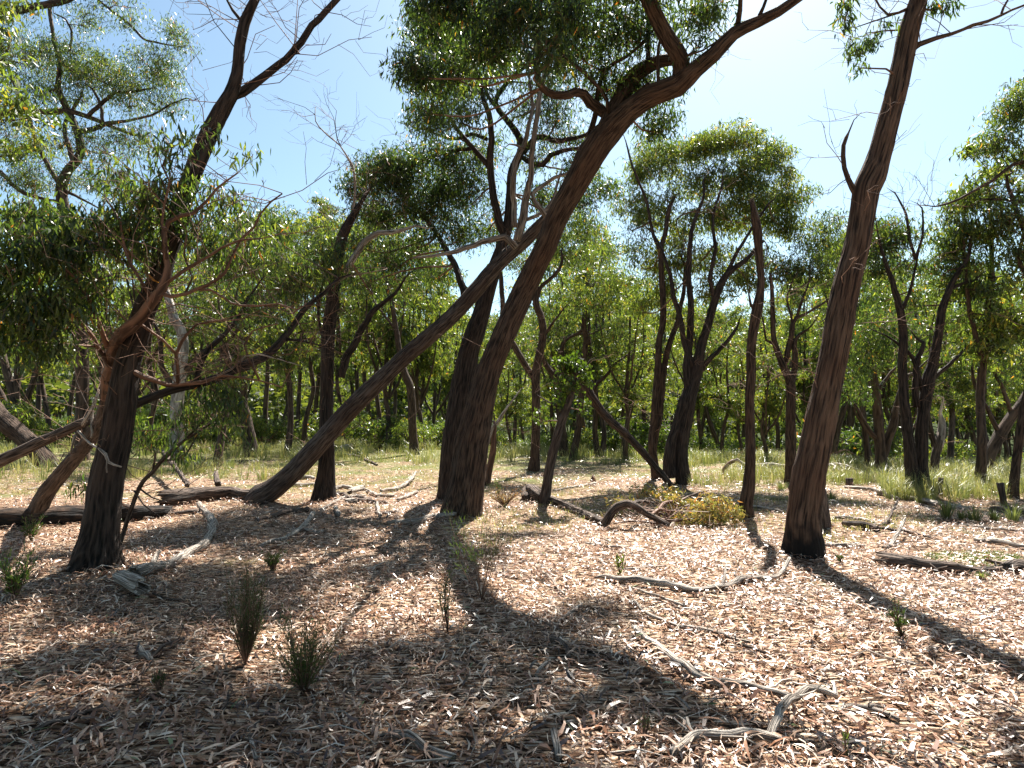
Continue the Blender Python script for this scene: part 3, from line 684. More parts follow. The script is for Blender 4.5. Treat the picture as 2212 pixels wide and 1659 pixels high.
# charred trunk standing behind the slanting one, broken off at the top
px_tree('broken_eucalyptus', 'straight blackened trunk with a broken top crossed by the slanted dead trunk',
    [(700, 1078, 50), (703, 1040, 40), (706, 986, 33), (705, 886, 29), (707, 786, 28), (709, 720, 28), (718, 650, 27), (722, 600, 26), (730, 553, 25), (742, 505, 21), (762, 467, 16), (778, 440, 10), (788, 424, 4)],
    limbs=[
        ('deadwood', [(744, 590, 14), (758, 565, 15), (775, 540, 14), (795, 515, 13), (818, 503, 12), (848, 502, 10), (872, 497, 8), (898, 487, 5)]),
        ('deadwood', [(762, 462, 7), (766, 430, 6), (767, 395, 5), (762, 360, 5), (748, 335, 4), (735, 315, 3), (700, 285, 3), (682, 262, 2), (681, 232, 1.5)]),
        [(736, 815, 18), (745, 780, 17), (763, 748, 16), (788, 703, 14), (806, 674, 12), (835, 650, 9), (860, 625, 6)],
        [(760, 360, 3), (745, 330, 2.5), (728, 300, 2), (724, 262, 1.5)],
        [(707, 760, 8), (690, 700, 6), (690, 640, 5), (712, 580, 4)],
    ],
    blobs=[(870, 620, 60, 40, 8, 26, 12.6), (800, 600, 50, 36, 6, 24, 12.5), (800, 360, 40, 30, 5, 22, 12.5)],
    mat='bark_black', sides=28, ridges=0.02, limb_sides=10, extra_twigs=90, leafL=0.11, jag=0.25)

# big left trunk leaning right
px_tree('eucalyptus_tree', 'large dark trunk near the left edge leaning right, forked high against blue sky',
    [(207, 1222, 92), (214, 1164, 74), (221, 1114, 67), (230, 1039, 63), (246, 964, 61), (264, 864, 58), (276, 786, 50), (296, 720, 46), (318, 653, 42), (345, 600, 40), (358, 553, 40), (372, 520, 38),
     (382, 483, 36), (398, 427, 36), (423, 357, 37), (445, 305, 36), (477, 240, 34), (498, 205, 30), (512, 160, 24), (519, 93, 23), (529, 48, 22), (541, 20, 19), (555, -8, 17), (585, -90, 14)],
    limbs=[
        [(505, 205, 22, 6.3), (522, 199, 21, 6.3), (545, 186, 19, 6.35), (572, 165, 17, 6.4), (600, 142, 16, 6.4), (628, 115, 15, 6.5), (652, 88, 15, 6.5), (675, 55, 14, 6.5), (702, 25, 13, 6.6), (732, -8, 12, 6.6), (800, -90, 9, 6.6)],
        [(524, 52, 9, 6.3), (519, 42, 8, 6.3)],
        [(634, 117, 5, 6.5), (640, 116, 4, 6.45), (648, 116, 2, 6.4)],
        [(278, 880, 22, 6.3), (300, 870, 19, 6.4), (333, 858, 18, 6.5), (367, 846, 18, 6.6), (433, 826, 18, 6.8), (500, 803, 18, 7.0), (535, 788, 19, 7.1), (567, 773, 19, 7.2), (595, 750, 17, 7.3), (617, 726, 15, 7.4), (635, 700, 13, 7.5), (652, 674, 12, 7.5), (675, 650, 11, 7.6), (700, 632, 9, 7.6)],
        [(427, 828, 13, 6.8), (427, 806, 13, 6.8), (436, 782, 12, 6.8), (450, 755, 11, 6.8), (477, 730, 10, 6.9), (505, 700, 8, 7.0), (530, 655, 6, 7.1), (560, 610, 4, 7.2)],
        [(612, 733, 7, 7.4), (650, 735, 5, 7.3), (700, 748, 3, 7.2)],
    ],
    blobs=[(620, 600, 75, 60, 34, 30, 9.8), (540, 560, 70, 60, 20, 26, 7.6), (690, 560, 60, 50, 24, 30, 10.4), (590, 500, 70, 40, 24, 28, 9.6), (500, 480, 60, 40, 12, 22, 7.6), (560, 660, 60, 45, 12, 20, 7.3)],
    mat='bark_black', sides=40, ridges=0.022, limb_sides=16, leafL=0.12, leafW=0.02, fine=False, extra_twigs=80, tint=.06)

# young gum with peeling orange bark and the hanging curtain of leaves at left
px_tree('young_gum_tree', 'young gum with peeling orange bark, bent past the left trunk under hanging green leaves',
    [(72, 1112, 38, 8.6), (100, 1066, 33, 8.4), (140, 1014, 30, 8.1), (165, 985, 29, 7.9), (190, 955, 29, 7.6), (215, 915, 28, 7.2), (230, 876, 27, 6.9), (231, 836, 26, 6.7), (234, 815, 24, 6.55, 0)],
    limbs=[[(230, 860, 25, 6.8), (231, 836, 26, 6.7), (238, 790, 25, 6.4), (247, 745, 25, 6.1), (264, 722, 26, 5.9), (284, 706, 29, 5.8),
     (303, 682, 25, 5.75), (322, 658, 23, 5.7), (345, 630, 22, 5.7), (358, 600, 18, 5.7), (361, 575, 14, 5.7), (357, 545, 13, 5.7), (353, 505, 12, 5.7), (365, 480, 10, 5.7), (392, 467, 9, 5.7), (417, 461, 8, 5.7), (445, 435, 6, 5.7), (468, 407, 5, 5.7), (515, 372, 3, 5.7)],
        [(268, 780, 14, 6.1), (285, 803, 13, 6.1), (310, 815, 12, 6.15), (333, 821, 11, 6.2), (360, 832, 10, 6.3), (382, 833, 9, 6.3), (433, 826, 8, 6.4), (480, 812, 7, 6.5), (520, 815, 5, 6.5), (560, 822, 4, 6.5), (610, 836, 3, 6.6)],
        [(384, 832, 8, 6.3), (386, 800, 8, 6.3), (381, 765, 8, 6.2), (392, 738, 7, 6.2), (408, 718, 6, 6.2), (425, 700, 5, 6.2), (470, 693, 4, 6.2), (520, 690, 3, 6.2)],
        [(378, 762, 6, 6.2), (350, 733, 5, 6.1), (330, 718, 5, 6.0), (312, 706, 6, 5.9)],
        [(345, 632, 11, 5.7), (370, 640, 9, 5.7), (400, 634, 8, 5.75), (425, 626, 8, 5.8), (447, 615, 7, 5.8), (468, 604, 7, 5.8), (485, 590, 7, 5.8), (498, 560, 6, 5.8), (518, 520, 5, 5.8), (550, 490, 5, 5.8), (562, 462, 4, 5.8), (585, 435, 4, 5.8), (610, 418, 3, 5.8)],
        [(358, 612, 8, 5.7), (380, 597, 8, 5.7), (400, 583, 8, 5.7), (428, 567, 7, 5.7), (452, 552, 6, 5.7), (480, 535, 5, 5.7), (520, 518, 4, 5.7), (565, 515, 3, 5.7)],
        [(430, 626, 6, 5.8), (455, 626, 5, 5.8), (480, 640, 5, 5.85), (500, 654, 5, 5.9), (522, 661, 5, 5.9), (560, 660, 4, 5.9), (600, 656, 4, 5.9), (640, 668, 3, 5.9)],
        [(360, 560, 6, 5.6), (350, 480, 6, 5.6), (354, 440, 5, 5.6), (368, 395, 4, 5.6), (350, 360, 4, 5.6), (365, 320, 3, 5.6)],
        [(232, 750, 12, 6.1), (215, 700, 9, 5.9), (195, 650, 7, 5.7), (160, 600, 6, 5.6), (120, 560, 5, 5.5), (70, 530, 4, 5.4)],
        [(236, 790, 12, 6.3), (200, 730, 9, 6.0), (170, 690, 7, 5.8), (120, 660, 5, 5.6), (60, 640, 4, 5.5)],
        [(330, 650, 8, 5.7), (300, 600, 7, 5.6), (270, 540, 6, 5.6), (260, 480, 5, 5.6), (230, 430, 4, 5.6)],
        [(400, 634, 5, 5.8), (415, 600, 4, 5.8), (398, 553, 4, 5.8), (405, 500, 3, 5.8)],
        ('bark_peel', [(560, 820, 5, 6.5), (540, 780, 5, 6.5), (528, 745, 5, 6.5), (545, 715, 4, 6.5), (600, 700, 3, 6.5)]),
        ('deadwood', [(470, 812, 4, 6.4), (500, 798, 4, 6.4), (530, 770, 3, 6.4), (560, 765, 4, 6.4), (600, 775, 3, 6.4), (650, 790, 2, 6.4)]),
    ],
    blobs=[(60, 560, 95, 80, 22, 20, 5.5), (160, 540, 80, 80, 20, 20, 5.6), (110, 650, 110, 70, 24, 20, 5.6), (40, 690, 70, 60, 12, 18, 5.5), (230, 480, 80, 60, 17, 18, 5.7), (200, 620, 60, 60, 10, 16, 5.8), (110, 470, 90, 40, 14, 16, 5.7),
           (300, 430, 70, 50, 14, 15, 5.8), (370, 400, 60, 50, 9, 13, 5.8), (360, 310, 50, 38, 7, 9, 5.5), (440, 300, 55, 26, 5, 7, 5.5), (545, 340, 30, 22, 3, 8, 5.7), (420, 470, 60, 45, 11, 14, 6.0), (300, 540, 55, 50, 9, 14, 5.9), (480, 430, 60, 40, 9, 12, 6.1), (520, 500, 60, 40, 8, 12, 6.2), (260, 380, 60, 40, 8, 12, 5.9),
           (95, 745, 55, 40, 8, 22, 5.6), (-60, 600, 80, 110, 22, 24, 5.3), (460, 540, 60, 40, 8, 16, 6.1), (40, 470, 60, 40, 9, 20, 5.7), (-20, 740, 50, 50, 8, 22, 5.5)],
    d=8.6, mat='bark_grey', limbmat='bark_peel', sides=26, ridges=0.02, limb_sides=10, leafmat='leaf', leafL=0.115, leafW=0.021, tr=(0.14, 0.27), droop=0.45, tint=0.08, tufts=1.0, single_leaves=300, extra_twigs=110)

# low limbs hanging at the lower left, from the young gum
px_tree('leaning_sapling', 'thin leafy sapling leaning right between the left trunk and the dark fallen log',
    [(262, 1085, 9, 7.4), (300, 1056, 9, 7.3), (330, 1020, 9, 7.2), (345, 1000, 9, 7.2), (380, 965, 7, 7.2), (440, 925, 5, 7.1), (500, 885, 3, 7.0)],
    limbs=[[(345, 1002, 6, 7.2), (400, 950, 5, 7.0), (450, 900, 4, 7.0), (480, 880, 3, 7.0)], [(330, 1018, 5, 7.2), (335, 980, 4, 7.1), (322, 940, 3, 7.0)], [(350, 995, 5, 7.2), (400, 985, 4, 7.2), (430, 930, 3, 7.2), (460, 905, 2, 7.2)],
           [(300, 1054, 4, 7.3), (330, 1075, 3, 7.2), (360, 1085, 2, 7.2)], [(290, 1060, 4, 7.3), (310, 1090, 3, 7.2), (345, 1115, 2, 7.1)]],
    blobs=[(330, 940, 50, 34, 10, 13, 6.9), (420, 890, 60, 40, 10, 15, 6.9), (500, 880, 50, 50, 10, 15, 6.9), (290, 900, 30, 40, 6, 14, 6.8), (390, 980, 40, 22, 4, 10, 7.0), (180, 1052, 26, 14, 3, 9, 7.4), (460, 830, 40, 30, 6, 15, 6.9), (515, 950, 22, 30, 3, 10, 7.0)],
    d=7.4, mat='bark_grey', sides=10, limb_sides=6, leafL=0.115, leafW=0.018, tr=(0.12, 0.22), droop=0.35, tint=-0.03, extra_twigs=20)

# pale limbed gum behind
px_tree('pale_barked_gum', 'gum with a bare white upper limb seen just right of the left trunk',
    [(384, 968, 30), (381, 900, 27), (389, 810, 25), (396, 745, 22), (390, 710, 20), (377, 690, 19), (368, 660, 17), (362, 640, 15), (350, 600, 12), (342, 545, 8)],
    limbs=[('bark_far', [(402, 800, 14), (430, 770, 12), (460, 745, 10), (500, 700, 7)]), ('bark_far', [(380, 850, 14), (350, 790, 12), (345, 730, 9), (330, 690, 6)])],
    blobs=[(420, 700, 70, 50, 26, 34, 22), (480, 640, 80, 60, 30, 34, 22), (340, 560, 70, 60, 22, 30, 22)], d=21,
    mat='bark_pale', sides=14, limb_sides=8, leafL=0.17, leafW=0.03, fine=False, tr=(0.35, 0.7), tint=0.05)

# crown at upper left
px_tree('eucalyptus_tree', 'tall gum filling the upper left corner, its dark crooked limbs under blue sky',
    [(178, 985, 30), (177, 913, 25), (178, 786, 24), (172, 650, 24), (150, 520, 23), (133, 417, 22), (143, 375, 20), (166, 345, 18), (174, 325, 17), (170, 295, 16), (158, 262, 15), (140, 225, 14), (126, 190, 12), (130, 150, 9)],
    limbs=[
        [(160, 350, 13), (150, 320, 11), (140, 290, 9), (148, 250, 8)],
        [(168, 285, 13), (200, 280, 11), (227, 268, 10), (255, 264, 8), (283, 260, 6), (333, 246, 5), (370, 225, 4), (402, 212, 3)],
        [(-10, 252, 15), (20, 243, 14), (60, 240, 13), (110, 242, 12), (167, 244, 11)],
        [(190, 250, 9), (213, 230, 9), (232, 212, 8), (253, 200, 7), (285, 198, 6), (318, 192, 4)],
        [(0, 85, 5), (8, 120, 6), (22, 158, 8), (35, 190, 8), (45, 213, 9), (60, 240, 9), (70, 283, 9), (90, 330, 9), (130, 400, 10)],
        [(-10, 40, 20), (20, 27, 18), (50, 20, 16), (90, 10, 15), (135, 2, 14), (180, -15, 12)],
        [(110, -10, 7), (108, 30, 8), (113, 67, 8), (116, 90, 8), (124, 112, 8), (128, 150, 8)],
        [(150, 110, 5), (155, 70, 5), (140, 40, 4)],
        [(205, -6, 5), (235, 18, 5), (267, 42, 5), (290, 62, 5), (310, 84, 5), (340, 92, 4), (368, 98, 3)],
        [(222, 265, 8), (220, 235, 7), (205, 200, 5)],
        [(0, 370, 9), (30, 400, 9), (60, 420, 9)],
    ],
    blobs=[(60, 110, 90, 70, 40, 40, 20), (160, 130, 80, 60, 36, 36, 20), (230, 160, 70, 50, 28, 34, 20), (60, 210, 80, 60, 26, 34, 20), (170, 200, 80, 45, 24, 32, 20), (330, 150, 70, 50, 32, 36, 20), (360, 220, 48, 50, 16, 28, 20),
           (280, 210, 60, 50, 20, 28, 20), (280, 50, 22, 22, 6, 26, 20), (370, 60, 36, 28, 10, 26, 20), (395, 105, 26, 26, 6, 26, 20), (40, 320, 80, 60, 30, 36, 20), (130, 300, 60, 50, 14, 28, 20), (230, 310, 70, 50, 22, 30, 20),
           (20, 20, 60, 30, 10, 30, 20), (180, 40, 60, 40, 14, 28, 20), (300, 300, 60, 40, 16, 26, 20), (70, 390, 90, 40, 26, 34, 20), (200, 390, 80, 40, 20, 30, 20), (250, 0, 60, 26, 10, 24, 20), (-40, 130, 60, 120, 22, 34, 20)],
    d=20, mat='bark_far', sides=14, limb_sides=8, leafL=0.15, leafW=0.026, fine=False, tr=(0.30, 0.62), tint=0.12, twig_r=0.02)

# left edge: leaning and multi-stemmed trees behind
px_tree('eucalyptus_tree', 'thick trunk at the left edge leaning left out of the picture',
    [(103, 1008, 44), (88, 985, 40), (50, 945, 36), (20, 920, 38), (-10, 890, 38), (-70, 800, 34), (-130, 700, 28)], blobs=[(-160, 620, 120, 90, 30, 26, 17), (-60, 560, 90, 60, 20, 26, 17)],
    mat='bark', sides=20, leafL=0.17, leafW=0.03, fine=False, tr=(0.3, 0.6))
px_tree('multi_stemmed_tree', 'tree of several thin stems spreading from one foot at the left edge',
    [(44, 925, 24), (42, 900, 20), (30, 860, 17), (14, 800, 15), (0, 740, 12), (-20, 660, 9)],
    limbs=[[(44, 915, 14), (52, 880, 13), (75, 815, 12), (88, 770, 10), (110, 700, 7)], [(42, 915, 12), (38, 860, 11), (36, 800, 10), (50, 720, 7)], [(40, 912, 12), (20, 880, 10), (2, 850, 10), (-20, 800, 8)]],
    blobs=[(0, 620, 90, 60, 24, 30, 30), (100, 640, 80, 60, 24, 30, 30)], d=30, mat='bark_far', sides=12, limb_sides=8, leafL=0.22, leafW=0.04, fine=False, tr=(0.5, 0.9), tint=0.1)

# right hand big trunk
px_tree('eucalyptus_tree', 'big sunlit brown trunk at right with a charred foot, leaning right to the top edge',
    [(1737, 1194, 80), (1735, 1150, 72), (1736, 1114, 67), (1746, 1039, 65), (1762, 964, 61), (1781, 864, 58), (1794, 800, 55), (1806, 745, 55), (1821, 653, 54), (1836, 586, 52), (1851, 533, 51), (1861, 467, 50), (1868, 415, 52), (1882, 383, 52),
     (1900, 333, 45), (1918, 267, 43), (1935, 200, 41), (1950, 133, 41), (1964, 67, 40), (1983, 0, 36), (2002, -60, 32), (2030, -150, 28), (2050, -300, 20)],
    limbs=[
        [(1850, 420, 15), (1841, 405, 13), (1832, 385, 11), (1824, 362, 10), (1820, 338, 10), (1822, 315, 9), (1828, 297, 8), (1834, 286, 4)],
        [(1976, 100, 16), (1988, 95, 12), (2022, 82, 10), (2055, 73, 8), (2080, 64, 7), (2102, 55, 8), (2132, 46, 7), (2162, 33, 6), (2185, 22, 5), (2222, 8, 5)],
        [(2162, 33, 5), (2168, 16, 5), (2176, 2, 4)],
        [(1958, 20, 8), (1940, 28, 6), (1918, 31, 5), (1900, 15, 4), (1888, -8, 4)],
        [(1940, 65, 4), (1912, 66, 3), (1870, 72, 2)], [(1935, 30, 4), (1880, 48, 3), (1845, 60, 2)],
        [(2000, -50, 14), (2060, -100, 10), (2120, -170, 8)], [(2010, -80, 14), (1930, -150, 10), (1850, -170, 8)], [(2040, -240, 12), (2000, -330, 8)],
    ],
    blobs=[(1826, 40, 16, 40, 6, 12), (1850, 105, 16, 35, 6, 10), (1885, 85, 24, 22, 5, 10), (1826, 5, 22, 12, 3, 9), (1908, 50, 18, 12, 3, 8), (2030, 14, 34, 14, 5, 14), (1855, 140, 10, 14, 2, 9),
           (1850, -160, 110, 60, 26, 28, 6.5), (1950, -260, 110, 60, 24, 28, 6.3), (2080, -160, 110, 60, 22, 28, 6.4), (2140, -260, 110, 70, 20, 28, 6.2)],
    mat='bark_char', sides=48, ridges=0.022, limb_sides=12, leafL=0.105, leafW=0.019, tr=(0.08, 0.15), droop=0.4, extra_twigs=60, tint=-0.02)

px_tree('broken_eucalyptus', 'slender brown trunk snapped off level with the treetops, second from the big right trunk',
    [(1614, 1116, 27), (1611, 1089, 27), (1618, 1051, 25), (1621, 989, 21), (1620, 914, 20), (1619, 864, 19), (1622, 820, 20), (1623, 753, 19), (1627, 715, 20), (1632, 686, 22), (1637, 660, 23), (1642, 630, 17), (1644, 600, 15), (1640, 553, 16), (1636, 500, 19), (1630, 465, 15), (1626, 444, 9)],
    limbs=[[(1633, 690, 10), (1626, 665, 8), (1622, 658, 6)]], mat='bark', sides=30, ridges=0.02, extra_twigs=12, jag=0.15)

px_tree('eucalyptus_tree', 'dense bright crowned gum with several stems right of the clearing centre',
    [(1476, 1044, 34), (1472, 1000, 28), (1473, 964, 27), (1480, 914, 28), (1489, 864, 28), (1500, 820, 28), (1508, 780, 24), (1517, 740, 19), (1527, 710, 17), (1545, 646, 16), (1563, 603, 15), (1585, 580, 12), (1610, 562, 9), (1650, 520, 5)],
    limbs=[
        [(1448, 1032, 34), (1446, 1000, 28), (1453, 950, 24), (1464, 914, 22), (1478, 864, 22), (1486, 840, 18), (1484, 786, 18), (1490, 730, 16), (1492, 686, 14), (1491, 640, 13), (1488, 586, 12), (1495, 500, 9), (1520, 420, 6)],
        [(1498, 830, 15), (1518, 792, 13), (1548, 762, 10), (1575, 733, 8), (1590, 712, 6), (1598, 690, 3)],
        [(1500, 800, 14), (1478, 740, 12), (1470, 690, 11), (1455, 640, 10), (1448, 600, 8), (1430, 540, 6)],
        [(1545, 650, 10), (1535, 600, 9), (1545, 540, 8), (1540, 470, 6), (1560, 400, 4)],
        [(1563, 604, 9), (1590, 550, 8), (1620, 500, 6), (1660, 440, 4)],
    ],
    blobs=[(1470, 560, 60, 40, 16, 28, 14.6), (1550, 620, 55, 36, 12, 26, 14.4), (1620, 600, 50, 36, 12, 26, 14.6), (1360, 440, 40, 40, 10, 26, 15.2), (1420, 470, 45, 40, 12, 28, 15), (1530, 460, 60, 40, 14, 28, 15), (1620, 430, 60, 40, 16, 30, 15), (1390, 660, 45, 36, 10, 26, 15), (1460, 690, 40, 30, 8, 24, 15), (1420, 350, 70, 45, 26, 36, 15.4), (1500, 320, 70, 45, 26, 36, 15.4), (1580, 300, 70, 34, 26, 36, 15.4), (1650, 340, 60, 40, 22, 34, 15.4), (1700, 420, 55, 55, 24, 36, 15.4), (1600, 380, 70, 45, 26, 34, 15.0), (1510, 400, 70, 40, 20, 30, 15.4),
           (1640, 470, 60, 50, 22, 32, 15.4), (1710, 490, 45, 40, 14, 30, 15.4), (1560, 480, 60, 40, 16, 28, 15.4), (1400, 450, 40, 50, 10, 24, 15.4), (1470, 500, 60, 45, 14, 26, 15.4), (1390, 560, 50, 50, 14, 28, 15), (1440, 620, 50, 45, 12, 26, 15),
           (1580, 560, 60, 40, 12, 26, 15.4), (1380, 380, 40, 40, 8, 26, 15.4), (1515, 560, 50, 40, 10, 24, 15.4), (1650, 560, 46, 34, 8, 24, 15.4)],
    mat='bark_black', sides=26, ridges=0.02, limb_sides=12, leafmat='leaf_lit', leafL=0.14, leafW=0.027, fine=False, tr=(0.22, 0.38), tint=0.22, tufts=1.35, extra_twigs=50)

px_tree('eucalyptus_tree', 'slim twin stemmed gum immediately left of the dense bright crowned gum',
    [(1417, 1037, 20), (1413, 1000, 18), (1409, 960, 18), (1414, 900, 17), (1420, 820, 16), (1424, 740, 14), (1433, 680, 14), (1428, 553, 12), (1438, 500, 10), (1446, 450, 9), (1460, 420, 6)],
    limbs=[[(1412, 970, 14), (1424, 900, 15), (1432, 820, 14), (1443, 753, 13), (1462, 700, 11), (1475, 640, 9), (1480, 580, 6)], [(1428, 553, 8), (1405, 480, 7), (1395, 430, 6), (1366, 360, 5), (1356, 320, 4)]],
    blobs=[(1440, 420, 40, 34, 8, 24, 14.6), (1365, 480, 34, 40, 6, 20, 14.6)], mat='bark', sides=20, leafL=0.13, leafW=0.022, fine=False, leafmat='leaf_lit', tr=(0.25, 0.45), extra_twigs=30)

px_tree('leaning_dead_tree', 'thin curved dead trunk slanting down right to the foot of the dense gum',
    [(1456, 1056, 12), (1434, 1030, 14), (1410, 1003, 15), (1390, 978, 16), (1368, 955, 16), (1345, 932, 17), (1322, 912, 18), (1300, 888, 18), (1282, 862, 18), (1268, 838, 19), (1258, 812, 16), (1254, 790, 10)],
    d=12.6, mat='bark', sides=20, ridges=0.02)

px_tree('eucalyptus_tree', 'gum forking into a wide Y low down, right of the central pair',
    [(1154, 1016, 27), (1156, 980, 21), (1158, 920, 19), (1158, 853, 19), (1157, 815, 19), (1163, 775, 17), (1173, 730, 17), (1170, 690, 16), (1158, 655, 15), (1158, 620, 12), (1160, 586, 11), (1167, 555, 10), (1160, 500, 7)],
    limbs=[[(1155, 820, 15), (1137, 793, 14), (1122, 768, 14), (1110, 745, 13), (1095, 722, 12), (1088, 690, 12), (1086, 653, 11), (1082, 600, 10), (1072, 550, 8)],
           [(1158, 650, 10), (1166, 625, 9), (1180, 610, 9), (1197, 596, 8), (1210, 578, 7), (1214, 560, 6), (1212, 540, 4)], [(1176, 722, 9), (1183, 715, 7), (1187, 708, 6)],
           [(1158, 650, 9), (1142, 640, 8), (1130, 660, 6), (1100, 700, 5)]],
    blobs=[(1190, 530, 60, 40, 18, 28, 17), (1240, 480, 60, 30, 18, 28, 17), (1120, 560, 50, 40, 12, 26, 17), (1230, 560, 50, 34, 12, 26, 17), (1280, 500, 40, 40, 10, 26, 17)],
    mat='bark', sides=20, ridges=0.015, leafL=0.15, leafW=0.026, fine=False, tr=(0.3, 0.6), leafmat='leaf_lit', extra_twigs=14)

px_tree('leaning_sapling', 'thin dark sapling leaning right with a bright green tuft of round leaves at its top',
    [(1175, 1086, 25), (1181, 1050, 21), (1187, 1013, 20), (1194, 980, 19), (1202, 948, 19), (1214, 910, 18), (1225, 880, 16), (1234, 850, 14), (1240, 815, 11), (1246, 785, 7)],
    limbs=[[(1220, 895, 6), (1205, 880, 4), (1180, 865, 3)], [(1238, 830, 6), (1218, 810, 4)], [(1240, 815, 6), (1262, 795, 4)]],
    blobs=[(1232, 790, 34, 26, 14, 18), (1225, 835, 28, 30, 10, 16), (1262, 815, 18, 30, 6, 14), (1175, 900, 24, 26, 4, 9), (1262, 880, 12, 18, 3, 9), (1212, 865, 20, 20, 4, 10)],
    mat='bark_grey', sides=20, ridges=0.03, leafmat='leaf_young', leafL=0.075, leafW=0.04, tr=(0.08, 0.16), droop=0.9, extra_twigs=8)

px_tree('tall_thin_gum', 'sinuous thin gum rising behind the green tufted sapling',
    [(1238, 992, 18), (1243, 960, 16), (1250, 920, 14), (1256, 853, 13), (1259, 806, 12), (1262, 770, 12), (1266, 730, 12), (1261, 700, 13), (1268, 660, 11), (1274, 626, 11), (1262, 590, 10), (1268, 553, 9), (1264, 520, 7), (1280, 470, 5)],
    limbs=[[(1262, 710, 8), (1245, 722, 7), (1228, 730, 6), (1216, 745, 6), (1205, 790, 4)], [(1256, 820, 9), (1275, 855, 8), (1290, 830, 8), (1310, 812, 7), (1325, 790, 6), (1350, 770, 4)], [(1276, 626, 5), (1290, 600, 4), (1300, 560, 3)]],
    blobs=[(1240, 640, 55, 50, 16, 28, 20), (1300, 640, 50, 50, 14, 28, 20), (1270, 560, 50, 40, 12, 26, 20), (1330, 590, 40, 40, 10, 26, 20), (1330, 730, 40, 40, 8, 24, 20)], mat='bark', sides=14, leafL=0.17, leafW=0.03, fine=False, tr=(0.35, 0.7), leafmat='leaf_lit', tint=0.08)

px_tree('eucalyptus_tree', 'crooked gum with two upswept limbs seen through the Y fork gap',
    [(1218, 985, 22), (1214, 940, 18), (1208, 870, 17), (1202, 825, 15), (1190, 803, 13), (1180, 790, 12), (1172, 765, 10), (1166, 720, 8)],
    limbs=[[(1204, 835, 11), (1214, 800, 10), (1215, 765, 9), (1220, 733, 8), (1247, 722, 6)]], blobs=[(1200, 700, 50, 40, 12, 26, 22), (1160, 740, 40, 40, 8, 24, 22)],
    mat='bark', sides=14, leafL=0.18, leafW=0.032, fine=False, tr=(0.35, 0.7), leafmat='leaf_lit')

px_tree('broken_stump_tree', 'short split snag with peeled brown bark just right of the central pair',
    [(1050, 1048, 20), (1056, 1015, 15), (1064, 980, 14), (1067, 950, 12), (1069, 925, 6)], limbs=[('deadwood', [(1052, 960, 11), (1062, 930, 9), (1076, 908, 8), (1095, 880, 5), (1115, 855, 3)])],
    mat='bark_peel', sides=16, ridges=0.03, extra_twigs=10, jag=0.2)

px_tree('eucalyptus_tree', 'bent slim gum with a pale elbow, framed under the slanted dead trunk',
    [(895, 982, 24), (892, 940, 18), (890, 886, 18), (886, 836, 17), (874, 806, 15), (864, 766, 12), (854, 703, 11), (844, 643, 9), (830, 590, 8), (818, 520, 6)],
    limbs=[[(855, 712, 7), (838, 690, 5), (815, 660, 4)], [(846, 650, 6), (822, 610, 5), (795, 585, 4)]],
    blobs=[(840, 560, 60, 40, 20, 28, 23), (900, 590, 50, 40, 16, 28, 23), (790, 560, 50, 40, 14, 28, 23), (870, 650, 40, 34, 8, 26, 23)], mat='bark', sides=14, leafL=0.18, leafW=0.032, fine=False, tr=(0.4, 0.75), leafmat='leaf_lit')

px_tree('eucalyptus_tree', 'stout gum of two trunks fused at the foot, far right beyond the grass',
    [(1988, 1062, 40), (1990, 1014, 26), (1992, 964, 24), (1993, 914, 23), (1999, 864, 24), (2006, 820, 24), (2016, 782, 20), (2028, 720, 17), (2035, 670, 16), (2045, 640, 14), (2056, 612, 12), (2072, 585, 10), (2090, 558, 8), (2100, 510, 5)],
    limbs=[[(1972, 1058, 42), (1970, 1014, 28), (1964, 964, 22), (1959, 910, 20), (1953, 853, 19), (1951, 780, 18), (1951, 720, 17), (1946, 672, 15), (1936, 635, 13), (1925, 600, 10), (1910, 560, 7)],
           [(1980, 880, 14), (1978, 830, 13), (1982, 780, 11), (1995, 740, 8)], [(2050, 625, 9), (2080, 612, 7), (2105, 605, 5), (2125, 588, 3)], [(1946, 672, 9), (1962, 640, 7), (1975, 590, 5), (1985, 540, 4)],
           [(1995, 850, 10), (1978, 790, 9), (1960, 760, 7)], [(2006, 830, 11), (2035, 800, 9), (2060, 780, 7), (2075, 765, 5)], [(1976, 560, 6), (1962, 500, 6), (1958, 465, 5), (1946, 440, 4)], [(1976, 560, 5), (1992, 510, 5), (1992, 450, 3)]],
    blobs=[(1905, 520, 55, 40, 20, 34, 12.5), (1940, 500, 50, 34, 16, 30, 12.5), (1890, 580, 45, 34, 12, 26, 12.5), (1960, 570, 45, 34, 10, 24, 12.5), (2050, 510, 60, 40, 22, 32, 12.5), (2090, 570, 50, 40, 16, 28, 12.5), (2035, 580, 45, 40, 12, 26, 12.5), (2100, 630, 40, 26, 8, 24, 12.5), (1975, 650, 40, 30, 8, 22, 12.5), (1910, 640, 40, 30, 8, 22, 13), (2070, 690, 50, 34, 10, 24, 13)],
    mat='bark_black', sides=30, ridges=0.02, limb_sides=18, leafL=0.125, leafW=0.024, fine=False, tr=(0.22, 0.45), tint=0.0, extra_twigs=40)

